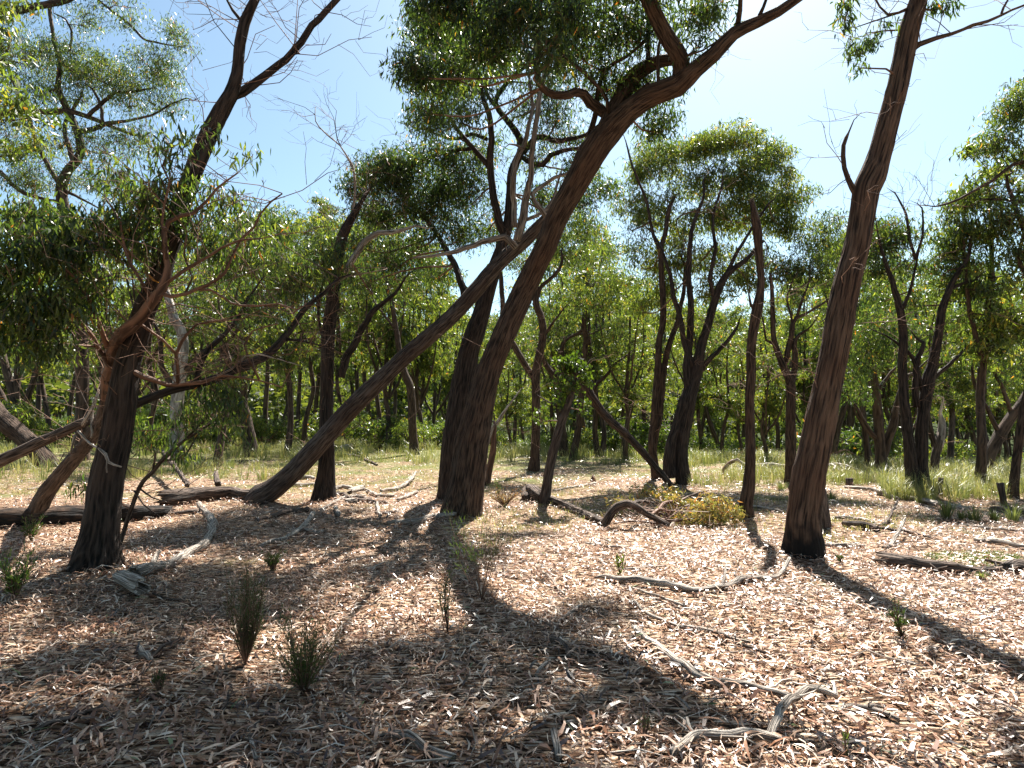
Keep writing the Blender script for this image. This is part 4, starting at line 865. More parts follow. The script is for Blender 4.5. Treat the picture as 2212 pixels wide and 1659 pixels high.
px_tree('eucalyptus_tree', 'dark twin stemmed gum standing behind the short post right of the big trunk',
    [(1904, 1019, 27), (1902, 980, 22), (1899, 939, 20), (1896, 890, 19), (1893, 850, 17), (1885, 800, 14), (1880, 760, 10)],
    limbs=[[(1905, 1005, 17), (1914, 964, 18), (1926, 925, 18), (1936, 890, 16), (1945, 850, 13), (1960, 810, 9)], [(1898, 950, 14), (1880, 935, 12), (1862, 905, 10), (1848, 880, 8), (1825, 840, 6)], [(1893, 860, 9), (1905, 830, 8), (1925, 805, 6)]],
    blobs=[(1870, 740, 60, 45, 22, 30, 16), (1930, 760, 55, 40, 18, 28, 16), (1840, 800, 40, 34, 10, 26, 16), (1900, 690, 60, 40, 18, 28, 16), (1960, 720, 40, 34, 8, 24, 16)], mat='bark_far', sides=18, leafL=0.14, leafW=0.026, fine=False, tr=(0.3, 0.55), tint=0.0)
px_tree('eucalyptus_tree', 'thin dark gum leaning left of the twin stems behind the short post',
    [(1874, 1016, 11), (1872, 970, 11), (1869, 930, 11), (1862, 895, 9), (1872, 860, 7), (1880, 800, 5)], limbs=[[(1869, 930, 7), (1852, 895, 7), (1838, 860, 5)]],
    blobs=[(1850, 850, 34, 30, 8, 24, 16.5)], mat='bark_far', sides=12, leafL=0.14, leafW=0.026, fine=False, tr=(0.3, 0.5))
px_tree('dead_snag', 'dead broken tree with a silvery split crown right of the stout fused gum',
    [(2014, 1036, 20), (2018, 1005, 17), (2022, 980, 17), (2030, 951, 18)], limbs=[('bark_pale', [(2028, 965, 17), (2033, 935, 16), (2036, 912, 13), (2031, 893, 6)]), [(2022, 975, 8), (2016, 940, 7), (2008, 905, 5), (2004, 880, 4)]],
    mat='bark_grey', sides=16, ridges=0.03, jag=0.2, extra_twigs=6)
px_tree('eucalyptus_tree', 'sturdy trunk leaning steeply right near the right edge',
    [(2126, 1026, 30), (2132, 1000, 26), (2141, 976, 24), (2150, 957, 23), (2160, 939, 23), (2184, 901, 21), (2214, 862, 20), (2250, 800, 17)], blobs=[(2180, 700, 60, 40, 22, 30, 15.5), (2240, 680, 70, 60, 22, 30, 15.5), (2120, 740, 50, 40, 14, 28, 15.5), (2170, 790, 50, 36, 12, 26, 15.5)],
    limbs=[[(2185, 900, 9), (2170, 850, 8), (2145, 800, 6), (2125, 770, 4)], [(2160, 939, 10), (2130, 880, 8), (2105, 830, 7), (2100, 790, 5)]], mat='bark_far', sides=18, leafL=0.14, leafW=0.026, fine=False, tr=(0.3, 0.55), tint=-0.03)
px_tree('eucalyptus_tree', 'rough brown trunk at the right edge behind the taller post',
    [(2188, 1076, 22), (2194, 1014, 17), (2203, 940, 17), (2210, 890, 15), (2222, 820, 12), (2230, 700, 9)],
    limbs=[[(2222, 600, 10), (2200, 560, 8), (2212, 500, 6)], [(2222, 520, 12), (2190, 440, 9), (2175, 380, 6)], [(2225, 350, 9), (2190, 355, 8), (2150, 385, 7), (2100, 415, 6), (2060, 435, 5), (2020, 446, 3), (2003, 444, 2)], [(2230, 440, 8), (2180, 432, 6), (2130, 430, 4)]],
    blobs=[(2190, 240, 50, 50, 22, 32, 11.5), (2150, 310, 38, 40, 14, 28, 11.5), (2220, 330, 40, 50, 12, 28, 11.5), (2180, 470, 60, 45, 22, 32, 11.5), (2100, 430, 60, 34, 18, 30, 12), (2130, 500, 50, 40, 16, 28, 12), (2200, 540, 40, 40, 12, 26, 11.5), (2060, 470, 40, 30, 8, 26, 12), (2230, 620, 40, 40, 8, 26, 11.5), (2250, 200, 60, 60, 14, 30, 11.5)],
    mat='bark', sides=18, ridges=0.02, leafmat='leaf_lit', leafL=0.12, leafW=0.024, fine=False, tr=(0.2, 0.42), tint=0.0, extra_twigs=50)
px_tree('eucalyptus_tree', 'gum forking into a lyre shape between the snapped trunk and the big right trunk',
    [(1708, 1043, 24), (1708, 980, 21), (1708, 886, 20), (1709, 836, 20), (1703, 815, 18), (1690, 787, 15), (1678, 755, 12), (1671, 725, 11), (1669, 670, 10), (1667, 620, 8), (1664, 590, 5)],
    limbs=[[(1709, 830, 15), (1716, 790, 13), (1718, 760, 12), (1717, 738, 10), (1728, 722, 6)], [(1693, 790, 12), (1702, 755, 12), (1709, 725, 11), (1713, 700, 10), (1720, 685, 8), (1740, 678, 6), (1765, 664, 5), (1800, 640, 3)],
           [(1714, 712, 6), (1709, 680, 5), (1700, 650, 4), (1710, 610, 3)], [(1722, 684, 6), (1730, 655, 6), (1742, 625, 4), (1750, 600, 3)], [(1674, 745, 6), (1655, 735, 5), (1650, 700, 4)]],
    blobs=[(1690, 580, 45, 30, 14, 28, 14), (1750, 570, 45, 36, 14, 26, 14), (1780, 600, 34, 30, 8, 24, 14), (1760, 520, 50, 34, 16, 26, 14.5), (1800, 490, 50, 30, 14, 26, 14.5), (1720, 620, 34, 24, 5, 20, 14)],
    mat='bark', sides=20, ridges=0.018, leafL=0.13, leafW=0.024, fine=False, tr=(0.25, 0.5), leafmat='leaf_lit', extra_twigs=20)
px_tree('eucalyptus_tree', 'stout leaning trunk under the hanging foliage left of the blackened trunk',
    [(542, 975, 34), (538, 940, 26), (530, 900, 24), (520, 860, 22), (530, 800, 20), (525, 740, 17), (530, 680, 14)], limbs=[[(532, 920, 16), (510, 870, 15), (490, 830, 12), (480, 790, 9)]],
    blobs=[(540, 620, 80, 60, 30, 30, 24), (470, 680, 60, 50, 18, 28, 24), (610, 660, 60, 50, 18, 28, 24), (540, 520, 60, 36, 14, 26, 24), (640, 560, 60, 40, 16, 26, 24)], d=22, mat='bark_far', sides=14, leafL=0.19, leafW=0.034, fine=False, tr=(0.4, 0.8), tint=0.0)

# ---------------------------------------------------------------- background gums: seven kinds grown once, then copied
def make_kind(seed, H, spread, nb_, mat='bark_far', leafmat='leaf_lit', forks=2, low=0.42, tint=0.05):
    random.seed(seed); nb = int(nb_ * 1.9)
    g = Geo(); skel = []
    r = H * 0.009 + 0.025
    lx, ly = random.uniform(-.05, .05) * H, random.uniform(-.05, .05) * H
    h1 = low * H
    wv = lambda a: random.uniform(-a, a)
    base = [(0, 0, -0.5, r * 1.5), (0, 0, 0.0, r * 1.35), (lx * .2 + wv(.12), ly * .2 + wv(.12), h1 * .3, r * 1.05), (lx * .4 + wv(.3), ly * .4 + wv(.3), h1 * .65, r * .95), (lx * .8 + wv(.35), ly * .8 + wv(.3), h1, r * .85), (lx * 1.4, ly * 1.2 + random.uniform(-.2, .2), H * .65, r * .55), (lx * 1.6, ly * 1.6, H * .86, r * .25)]
    skel.append(tube(g, base, sides=9, step=0.35, lump=0.06, cap=False)[:, :4])
    limbs = []
    for k in range(forks):
        a = random.uniform(0, 6.28) if k == 0 else a + 6.28 / forks + random.uniform(-.6, .6)
        s = spread * random.uniform(.6, 1.0); h0 = h1 * random.uniform(.75, 1.1)
        lg = Geo()
        p = [(lx * .7, ly * .7, h0, r * .6), (lx * .8 + math.cos(a) * s * .35, ly * .8 + math.sin(a) * s * .35, h0 + H * .10, r * .5), (lx + math.cos(a) * s * .6, ly + math.sin(a) * s * .6, h0 + H * .24, r * .38), (lx + math.cos(a + .2) * s * .85, ly + math.sin(a + .2) * s * .85, H * .82, r * .16)]
        skel.append(tube(lg, p, sides=6, step=0.3, lump=0.06, cap=False, wob=.6)[:, :4])
        limbs.append(lg)
    sk = np.vstack(skel); sk = sk[sk[:, 2] > h1 * .7]
    B = []
    for k in range(nb):
        q = sk[random.randrange(len(sk))]
        hz = H * random.uniform(.36, .98); f = 1 - abs((hz / H - .72) / .4)
        a = random.uniform(0, 6.28); s = spread * max(.25, f) * random.uniform(.35, 1.0)
        c = (lx + math.cos(a) * s, ly + math.sin(a) * s, hz)
        R = H * random.uniform(.045, .085)
        B.append((c, (R * 1.25, R * 1.25, R * .7), 9, 34))
    fol, tw = Geo(), Geo()
    grow_crown(fol, tw, sk, B, 0.20, 0.052, False, 0.75, (0.20, 0.42), tint + .08, twig_r=0.02)
    return [('trunk', g.mesh('trunk', M[mat]), None)] + [('limb', l.mesh('limb', M[mat]), None) for l in limbs] + [('twigs', tw.mesh('twigs', M[mat]), 'stuff'), ('foliage', fol.mesh('foliage', M[leafmat]), 'stuff')]

KINDS_ = [make_kind(11, 10, 2.0, 12), make_kind(12, 11, 2.4, 14, forks=3), make_kind(13, 9, 1.7, 10, leafmat='leaf_lit'), make_kind(14, 12, 2.6, 15, forks=3, low=.36), make_kind(15, 10, 1.6, 10, low=.5),
          make_kind(16, 8, 2.2, 13, forks=4, low=.25, tint=.1), make_kind(17, 10.5, 2.2, 12, low=.45)]
KH = [10, 11, 9, 12, 10, 8, 10.5]

SKY = [(-200, 430), (0, 430), (400, 450), (570, 440), (700, 440), (760, 440), (880, 480), (1000, 560), (1090, 720), (1180, 720), (1225, 520), (1310, 480), (1345, 640), (1420, 560), (1540, 660), (1650, 700), (1720, 640), (1780, 480), (1850, 480), (2000, 520), (2100, 600), (2260, 600), (2600, 500)]
LAND = [(-400, 'left of the pale limbed gum'), (385, 'between pale limbed gum and blackened trunk'), (700, 'between blackened trunk and central pair'), (1000, 'between central pair and thin green tufted sapling'),
        (1240, 'between green tufted sapling and dense gum'), (1460, 'between dense gum and snapped trunk'), (1620, 'between snapped trunk and big right trunk'), (1780, 'between big right trunk and stout fused gum'), (1980, 'right of the stout fused gum'), (9999, '')]
ORD = ['first', 'second', 'third', 'fourth', 'fifth', 'sixth', 'seventh', 'eighth', 'ninth', 'tenth', 'eleventh', 'twelfth', 'thirteenth', 'fourteenth', 'fifteenth', 'sixteenth', 'seventeenth', 'eighteenth', 'nineteenth', 'twentieth', 'twenty first', 'twenty second', 'twenty third', 'twenty fourth', 'twenty fifth', 'twenty sixth', 'twenty seventh', 'twenty eighth', 'twenty ninth', 'thirtieth']

def place_kind(k, x, y, s, rz, tilt, label, group, wid=1.0):
    z = float(terr(x, y))
    root = thing('background_gum', label, 'tree', (x, y, z), group)
    root.rotation_euler = (tilt[0], tilt[1], rz)
    root.scale = (s * wid, s * wid, s)
    for nm, me, kind in KINDS_[k]:
        obj(nm, me, root, kind)
    return root

# px, distance, height factor, lean (degrees, + = right)
BG = [(18, 34, .9, -3), (75, 42, 1, 2), (112, 30, .9, 4), (150, 48, 1, -4), (215, 38, 1, 3), (300, 33, 1, 2), (330, 46, 1, -3), (430, 40, 1, 5), (462, 29, .95, -6), (500, 44, 1, 3), (576, 35, 1, -2), (602, 50, 1, 4), (640, 31, 1, 2), (658, 26, .95, -2), (675, 41, 1, 6),
      (745, 33, 1, -3), (770, 45, 1, 4), (800, 38, 1, -5), (822, 28, .95, 3), (846, 50, 1, -2), (905, 36, 1, 2), (915, 29, .85, -1), (940, 42, 1, 3), (962, 48, 1, -3),
      (1102, 27, .8, 2), (1117, 34, .8, 3), (1140, 44, .8, -3), (1196, 32, .8, 3), (1222, 26, .9, -2), (1270, 36, 1, 2), (1287, 29, .95, -2), (1300, 25, 1, -6), (1342, 33, 1, 3), (1345, 22, .85, -2), (1385, 30, 1, 2), (1400, 42, 1, 4),
      (1512, 34, .85, -2), (1522, 27, .8, 3), (1537, 38, .85, 2), (1552, 30, .8, -3), (1600, 25, .75, 10), (1590, 36, .8, 2), (1655, 33, .8, -2), (1668, 41, .8, 4), (1682, 27, .75, 12), (1740, 35, .9, 2), (1760, 44, 1, -3),
      (1815, 30, 1, -3), (1838, 38, 1, 2), (1856, 46, 1, 3), (1930, 26, .9, -2), (1945, 36, 1, 4), (2048, 24, .8, 3), (2062, 33, .9, -4), (2085, 42, 1, 2), (2100, 28, .8, 5), (2150, 34, .9, -3), (2175, 27, .85, -6), (2204, 40, 1, 2), (2240, 30, 1, -2), (-40, 30, 1, 3), (-90, 42, 1, -3), (2300, 36, 1, 2)]
BG += [(620, 21, 1, 3), (470, 19, 1, -3), (1292, 24, 1, 2), (1795, 21, 1, -2), (1880, 23, 1, 3), (2020, 22, 1, -3), (1350, 20, 1, 4), (840, 26, 1, 2), (330, 24, 1, 3), (2130, 20, 1, -2), (1655, 20, 1, 2), (1560, 22, 1, -3)]
BG.sort()
R2 = random.Random(5)
bgl = []
for px, d, hf, lean in BG:
    top = np.interp(px, [a for a, b in SKY], [b for a, b in SKY]) + R2.uniform(-40, 70)
    bgl.append((px, d * R2.uniform(.95, 1.05), top, lean))
# a looser second row behind
for i in range(50):
    px = -260 + i * 53 + R2.uniform(-12, 12); d = R2.uniform(46, 92)
    top = max(np.interp(px, [a for a, b in SKY], [b for a, b in SKY]) + R2.uniform(10, 140), HOR - 15.0 / d * F)
    bgl.append((px, d, top, R2.uniform(-5, 5)))
cnt = {}
for px, d, top, lean in sorted(bgl):
    k = R2.randrange(7)
    p = at(px, 900, d); x = p[0]
    z = float(terr(x, d))
    h = CAM_H + (HOR - top) / F * d - z
    h = min(max(h, 4.5), 17)
    i = max(j for j in range(len(LAND) - 1) if px >= LAND[j][0])
    row = 'near' if d < 46 else 'far'
    cnt[(i, row)] = cnt.get((i, row), 0) + 1
    c = ORD[min(cnt[(i, row)], 30) - 1]
    leanw = 'straight' if abs(lean) < 3 else ('right leaning' if lean > 0 else 'left leaning')
    lab = f"{c} {leanw} {'slim gum' if row == 'near' else 'distant gum'} from left, {LAND[i][1]}"
    place_kind(k, x, d, h / KH[k], R2.uniform(0, 6.28), (R2.uniform(-.04, .04), RAD(lean)), lab, 'slim gums behind the clearing' if row == 'near' else 'far rows of gums', wid=min(1.15, max(.8, 9.0 / h)))

# trees outside the picture on either side, whose shade falls into it
for i, (x, y, k, s) in enumerate([(-9.5, 7.0, 1, .95), (-11, 11.5, 3, .9), (9.5, 12.5, 2, .8)]):
    place_kind(k, x, y, s, i * 1.7, (0, 0), ['gum just outside the left edge beside the fallen log', 'gum outside the left edge farther back', 'gum outside the right edge beyond the grass'][i], 'gums beside the picture')

# forest continued unseen behind and beside the camera, added to darken the shade
for i, (x, y, k, s) in enumerate([(-6, -7, 1, 1.1), (3, -8, 3, 1.1), (9, -5, 0, 1.1), (-11, -2, 4, 1.1), (-1.5, -12, 5, 1.3), (7, -13, 1, 1.15), (-8, -14, 3, 1.0), (14, -1, 6, 1.1), (-14, 3.5, 0, 1.1), (13.5, 5, 1, 1.0), (2.5, -17, 6, 1.2), (-14, -10, 2, 1.3), (15, -10, 3, 1.1), (-4, -20, 0, 1.2), (10, -20, 4, 1.2), (5.5, -4.2, 2, 1.05), (-5, -3.2, 6, 1.0)]):
    place_kind(k, x, y, s, i * 2.1, (0, 0), f"{ORD[i]} unseen gum added behind the viewpoint to darken the shade", 'unseen gums added for shade')

# ---------------------------------------------------------------- wooded hillside beyond the valley
def hillside():
    fol, tr = Geo(), Geo()
    n = 1700
    y = rng.uniform(64, 250, n); x = rng.uniform(-1.05, 1.05, n) * (y * 1.0 + 10)
    z = terr(x, y)
    h = rng.uniform(6, 11, n); w = rng.uniform(2.4, 4.2, n)
    per = 120
    ti = np.repeat(np.arange(n), per); m = n * per
    v = rng.standard_normal((m, 3)); v /= np.linalg.norm(v, axis=1, keepdims=True); v[:, 2] = np.abs(v[:, 2]) * 1.0 - 0.15
    lob = 1 + 0.25 * np.sin(v[:, 0] * 5 + ti) * np.sin(v[:, 1] * 5 + ti * 2)
    c = np.stack([x, y, z + h * 0.62], -1)[ti]
    p = c + v * (rng.random((m, 1)) ** 0.35) * lob[:, None] * np.stack([w, w, h * 0.42], -1)[ti]
    D = rng.standard_normal((m, 3)) + np.array([0, 0, -0.3])
    tint = np.clip(0.55 + rng.normal(0, .2, n)[ti] + rng.normal(0, .15, m), 0, .94)
    leaves(fol, p, D, rng.uniform(.55, 1.15, m), rng.uniform(.3, .6, m), tint, False)
    thin_tubes(tr, np.stack([x, y, z - .3], -1), np.stack([x + rng.normal(0, .5, n), y, z + h * .75], -1), .16, .07, bend=.03)
    a = obj('distant_forest', fol.mesh('distant_forest', M['leaf_far'], smooth=False), kind='stuff')
    b = obj('distant_forest_trunks', tr.mesh('distant_forest_trunks', M['bark_far']), kind='stuff')
hillside()

# ---------------------------------------------------------------- understorey bushes, grown once in three forms
def make_bush(seed, mat, n=26, L=.13):
    random.seed(seed)
    fol, tw = Geo(), Geo()
    B = [((random.uniform(-.6, .6), random.uniform(-.6, .6), random.uniform(.35, 1.0)), (.5, .5, .4), n, 22) for _ in range(5)]
    for c, R, _, _ in B: tube(tw, [(0, 0, -.1, .03), (c[0] * .5, c[1] * .5, c[2] * .5, .02), (c[0], c[1], c[2], .01)], sides=5, lump=0, cap=False)
    sk = np.array([[0, 0, .2, .03]])
    grow_crown(fol, tw, sk, B, L, L * .24, False, 1.1, (.12, .28), .1)
    return [('stems', tw.mesh('stems', M['twig']), None), ('foliage', fol.mesh('foliage', M[mat]), 'stuff')]
BUSH = [make_bush(1, 'leaf_lit'), make_bush(2, 'leaf_young'), make_bush(3, 'leaf')]
def place_bush(px, py, s, k, label, group='bushes under the far trees', d=None):
    b = ground(px, py) if d is None else None
    if b is None: x = at(px, 900, d)[0]; b = np.array([x, d, float(terr(x, d))])
    root = thing('bush', label, 'bush', tuple(b), group); root.rotation_euler = (0, 0, px); root.scale = (s, s, s)
    for nm, me, kind in BUSH[k]: obj(nm, me, root, kind)
bb = []
R3 = random.Random(9)
for i in range(110):
    px = -60 + i * 21.5 + R3.uniform(-14, 14); d = R3.uniform(25, 56)
    bb.append((px, d))
bc = {}
for px, d in sorted(bb):
    i = max(j for j in range(len(LAND) - 1) if px >= LAND[j][0]); bc[i] = bc.get(i, 0) + 1
    k = R3.choice([0, 0, 1, 2] if px > 1000 else [2, 2, 0])
    place_bush(px, 0, R3.uniform(.8, 1.9) * (1.25 if px > 1780 else 1), k, f"{ORD[bc[i]-1]} low {['yellow green', 'bright green', 'dark green'][k]} bush from left, {LAND[i][1]}", d=d)

# ---------------------------------------------------------------- fallen wood on the floor
def on_ground(rows, lift=0.0, base_d=None):
    out = []
    for r in rows:
        g = ground(r[0], r[1]); rr = r[2] / 2 * g[1] / F
        up = r[3] if len(r) > 3 else 0.0
        rr = rr * 1.08 + .002; out.append([g[0], g[1], g[2] + .022 + rr * 0.5 + up + lift, rr])
    return out

def fallen(name, label, cat, pieces, mat='deadwood', group=None, sides=10, lump=.07, ridges=.01, jag=0.0, bark_strip=False, lift=0.0):
    """pieces: list of polylines in picture units lying on the ground; the first is the stem, the others its branches"""
    first = on_ground(pieces[0], lift)
    b = np.array(first[0][:3]); b[2] = float(terr(b[0], b[1]))
    root = thing(name, label, cat, tuple(b), group)
    for i, pc in enumerate(pieces):
        m = mat
        if isinstance(pc, tuple): m, pc = pc
        g = Geo(); pp = first if i == 0 else on_ground(pc, lift)
        rmax = max(p[3] for p in pp)
        tube(g, pp, sides=sides if rmax > .03 else 7, step=max(.04, rmax * .8), lump=lump, ridges=ridges if rmax > .03 else 0, wob=.45, jag=jag * rmax)
        R_ = np.array(pp)
        if len(R_) > 3 and rmax < .09:       # short broken side twigs
            q = rng.integers(0, len(R_) - 1, 4); t = rng.random((4, 1))
            S_ = R_[q, :3] * (1 - t) + R_[q + 1, :3] * t
            dd = rng.standard_normal((4, 3)); dd[:, 2] = np.abs(dd[:, 2]) * .5
            thin_tubes(g, S_, S_ + dd * rng.uniform(.03, .12, (4, 1)), rmax * .35, rmax * .15, bend=.1)
        obj(('trunk' if cat == 'log' else 'stem') if i == 0 else 'branch', g.mesh('stem', M[m], b), root)
    return root

ST = 'fallen sticks on the leaf litter'
fallen('fallen_branch', 'long pale dead branch, split lengthwise, nearest the lower right corner', 'branch',
    [[(1367, 1369, 7), (1395, 1395, 9), (1420, 1413, 11), (1450, 1440, 13), (1475, 1456, 13), (1505, 1476, 15), (1535, 1490, 16), (1570, 1495, 15), (1608, 1502, 14), (1660, 1514, 13), (1718, 1530, 12)]], sides=16, ridges=.03, lift=.02)
fallen('fallen_branch', 'forked grey bough raised off the leaves below the long pale branch', 'branch',
    [[(1452, 1648, 16), (1475, 1629, 17), (1508, 1610, 16), (1540, 1606, 17), (1580, 1606, 17), (1608, 1602, 17), (1640, 1603, 16), (1668, 1612, 15), (1690, 1618, 12)],
     [(1660, 1612, 14), (1674, 1590, 15, .04), (1700, 1560, 15, .06), (1722, 1537, 14, .05), (1740, 1516, 13, .04), (1762, 1509, 13, .02), (1785, 1516, 12, .02), (1806, 1518, 10, .01), (1800, 1502, 6, .03)],
     [(1510, 1612, 8), (1490, 1600, 6, .03), (1484, 1590, 4, .06)]], sides=16, ridges=.02)
fallen('fallen_stick', 'grey stick with a hooked start right of the forked grey bough', 'stick', [[(1808, 1552, 7), (1822, 1541, 8), (1838, 1535, 8), (1875, 1543, 8), (1905, 1553, 8), (1942, 1567, 6)], [(1845, 1540, 4), (1890, 1536, 4), (1910, 1538, 2)]], group=ST)
fallen('fallen_branch', 'long wavy grey branch across the sunlit leaves before the big right trunk', 'branch',
    [[(1284, 1255, 4), (1305, 1254, 8), (1340, 1259, 13), (1404, 1266, 15), (1440, 1272, 14), (1474, 1277, 13), (1500, 1283, 11), (1530, 1280, 10), (1560, 1276, 10), (1585, 1268, 11), (1608, 1257, 12), (1630, 1257, 11), (1655, 1259, 10), (1676, 1255, 8), (1692, 1243, 7, .03), (1706, 1231, 5, .09)],
     [(1560, 1275, 6), (1565, 1263, 5, .05), (1568, 1253, 3, .1)], [(1608, 1257, 5), (1600, 1250, 4, .03)]], sides=14, ridges=.02)
fallen('fallen_log', 'rotten grey brown log lying near the right edge beside the green moss', 'log',
    [[(1917, 1222, 28), (1935, 1224, 30), (1975, 1229, 28), (2010, 1236, 24), (2042, 1240, 23), (2075, 1240, 20), (2108, 1241, 18), (2140, 1240, 17), (2176, 1240, 14)]], mat='deadwood_dark', sides=26, lump=.14, ridges=.05, jag=2.0)
fallen('fallen_log', 'broken end of a second grey log cut by the right edge', 'log', [[(2178, 1238, 20), (2195, 1236, 26), (2220, 1238, 28), (2260, 1246, 26)]], mat='deadwood_dark', sides=22, lump=.14, ridges=.05, jag=2.0)
SMALL = [
    ([[(1800, 1123, 6), (1830, 1124, 7), (1858, 1126, 6), (1882, 1132, 4), (1903, 1140, 3)]], 'thin curved branch on the dry grass behind the big right trunk'),
    ([[(1820, 1138, 9), (1840, 1139, 13), (1875, 1144, 13), (1898, 1150, 9)], [(1895, 1146, 6), (1930, 1149, 6), (1958, 1154, 6), (1990, 1161, 5), (2024, 1170, 3)]], 'stout weathered branch with a long thin tail right of the big trunk'),
    ([[(1774, 1183, 5), (1800, 1184, 7), (1825, 1185, 8), (1850, 1183, 8), (1868, 1187, 5)]], 'short grey stick beside the foot of the big right trunk'),
    ([[(1908, 1190, 7), (1922, 1186, 8), (1932, 1176, 7, .03), (1945, 1164, 6, .10), (1957, 1153, 4, .17)]], 'upturned white stick pointing right in front of the rotten log'),
    ([[(2106, 1173, 6), (2130, 1172, 9), (2158, 1177, 10), (2190, 1184, 9), (2230, 1190, 7)]], 'flat pale branch lying behind the green moss at right'),
    ([[(1906, 1138, 5), (1915, 1132, 6), (1925, 1122, 5, .05), (1940, 1106, 3, .15)], [(1915, 1132, 4), (1935, 1136, 3)]], 'small forked white stick behind the stout weathered branch'),
    ([[(1690, 1300, 2.5), (1730, 1312, 3), (1768, 1327, 3)]], 'thin straight twig under the long shadow start'),
    ([[(1815, 1302, 2), (1850, 1313, 3.5), (1892, 1334, 3)]], 'pale twig just above the long trunk shadow'),
    ([[(1475, 1363, 6), (1500, 1366, 7), (1542, 1374, 8), (1570, 1384, 7), (1595, 1393, 6), (1630, 1400, 4)]], 'grey stick above the long pale dead branch'),
    ([[(1582, 1396, 4), (1610, 1406, 5), (1653, 1420, 4)]], 'reddish stick touching the grey stick above the long pale branch'),
    ([[(1355, 1275, 3), (1390, 1285, 5), (1437, 1303, 6), (1480, 1318, 5)]], 'thin branch running under the long wavy grey branch'),
    ([[(1367, 1302, 4), (1385, 1322, 5), (1404, 1337, 6), (1440, 1352, 6), (1476, 1365, 5)]], 'bent stick joining the grey stick at mid right'),
    ([[(1172, 1241, 4), (1190, 1255, 5), (1204, 1275, 4), (1220, 1292, 4)]], 'short bent stick at the edge of the central shadow'),
    ([[(1187, 1390, 10), (1205, 1398, 12), (1222, 1408, 9), (1230, 1432, 6)], [(1225, 1411, 5), (1280, 1421, 5), (1330, 1427, 5), (1372, 1436, 4)]], 'splintered grey stick lying across the central shadow'),
    ([[(1213, 1346, 5), (1235, 1330, 6), (1257, 1312, 5)]], 'short pale bark strip on the sunlit leaves at centre'),
    ([[(820, 1607, 7), (845, 1603, 12), (872, 1604, 14), (900, 1614, 15), (922, 1632, 15), (945, 1645, 15), (980, 1658, 12)]], 'thick curved stick at the bottom edge in the centre'),
    ([[(1197, 1596, 12), (1203, 1630, 13), (1208, 1656, 12)]], 'upright lying stub of wood at the bottom edge right of centre'),
    ([[(1157, 1467, 4), (1172, 1450, 6), (1188, 1435, 5)]], 'short brown stick in the shadow above the wood stub'),
    ([[(1006, 1422, 3), (1030, 1440, 5), (1060, 1453, 4)]], 'small dark bent twig in the leaves at lower centre'),
    ([[(880, 1450, 3), (910, 1438, 4), (940, 1425, 3)]], 'reddish twig in the leaves left of lower centre'),
    ([[(836, 1134, 5), (865, 1133, 8), (904, 1130, 10), (930, 1122, 9), (955, 1118, 9), (978, 1117, 8), (1000, 1111, 6)]], 'long grey stick lying at the foot of the central pair'),
    ([[(676, 1115, 9), (665, 1130, 9), (652, 1146, 9), (632, 1160, 8), (608, 1170, 7), (585, 1176, 6), (560, 1187, 5)], [(655, 1146, 6), (683, 1155, 6), (698, 1152, 4)]], 'white forked branch on shaded leaves before the blackened trunk'),
    ([[(457, 1574, 5), (474, 1556, 7), (490, 1537, 6), (498, 1515, 5), (512, 1502, 4)]], 'curved grey stick between the two dark green shrubs and bottom edge'),
    ([[(322, 1435, 5), (335, 1422, 6), (355, 1406, 6), (380, 1398, 6), (398, 1386, 4)]], 'grey stick on shaded leaves left of the dark broom shrub'),
    ([[(76, 1588, 6), (110, 1576, 8), (150, 1566, 9), (190, 1554, 8), (228, 1535, 6)]], 'dark smooth stick at the lower left'),
    ([[(540, 1607, 6), (545, 1630, 7), (554, 1656, 7)]], 'pale stick end at the bottom edge left of centre'),
    ([[(175, 1490, 4), (205, 1484, 5), (245, 1493, 5), (290, 1485, 5), (315, 1455, 5), (330, 1437, 4)]], 'long dark wavy stick in the lower left shade'),
    ([[(300, 1408, 6), (310, 1420, 12), (325, 1436, 8)]], 'flat splinter of grey bark in the lower left shade'),
    ([[(350, 1116, 4), (380, 1114, 6), (412, 1112, 8), (430, 1106, 9)]], 'thin white stick beside the dark fallen log end'),
    ([[(722, 986, 3), (771, 988, 5), (795, 998, 5), (815, 1007, 3)]], 'dark curved stick on the leaves behind the blackened trunk'),
    ([[(735, 972, 9), (760, 967, 10), (786, 960, 8)]], 'short pale log on the grass behind the blackened trunk'),
    ([[(552, 1128, 5), (585, 1120, 7), (623, 1112, 10), (645, 1108, 11), (668, 1106, 9)]], 'dark branch lying in front of the slanted trunk'),
    ([[(608, 1050, 5), (640, 1051, 8), (686, 1050, 7)], ], 'pale stick between slanted trunk and blackened trunk, lower one'),
    ([[(630, 1038, 7), (655, 1036, 8), (680, 1037, 6)]], 'pale stick between slanted trunk and blackened trunk, upper one'),
    ([[(1345, 1236, 3), (1400, 1231, 4), (1440, 1228, 3)]], 'thin stick half buried above the long wavy grey branch'),
    ([[(1266, 1178, 4), (1300, 1184, 5), (1355, 1188, 4)]], 'thin pale stick under the fallen arched tree'),
    ([[(1575, 1098, 4), (1630, 1100, 6), (1690, 1110, 5)]], 'pale stick lying left of the big right trunk'),
    ([[(1195, 1063, 3), (1250, 1053, 4), (1290, 1046, 3)]], 'thin twig on the leaves behind the fallen arched tree'),
    ([[(2080, 1138, 3), (2140, 1146, 5), (2212, 1152, 4)]], 'thin pale stick in the grass near the right edge'),
    ([[(60, 1060, 3), (120, 1052, 4), (170, 1050, 3)]], 'thin stick on the sunlit patch behind the long fallen log'),
    ([[(420, 1010, 3), (470, 1000, 5), (540, 998, 4)]], 'pale stick on the leaves behind the dark fallen log'),
    ([[(330, 1290, 3), (370, 1303, 4), (400, 1300, 3)]], 'dark twig right of the hollow log stub'),
]
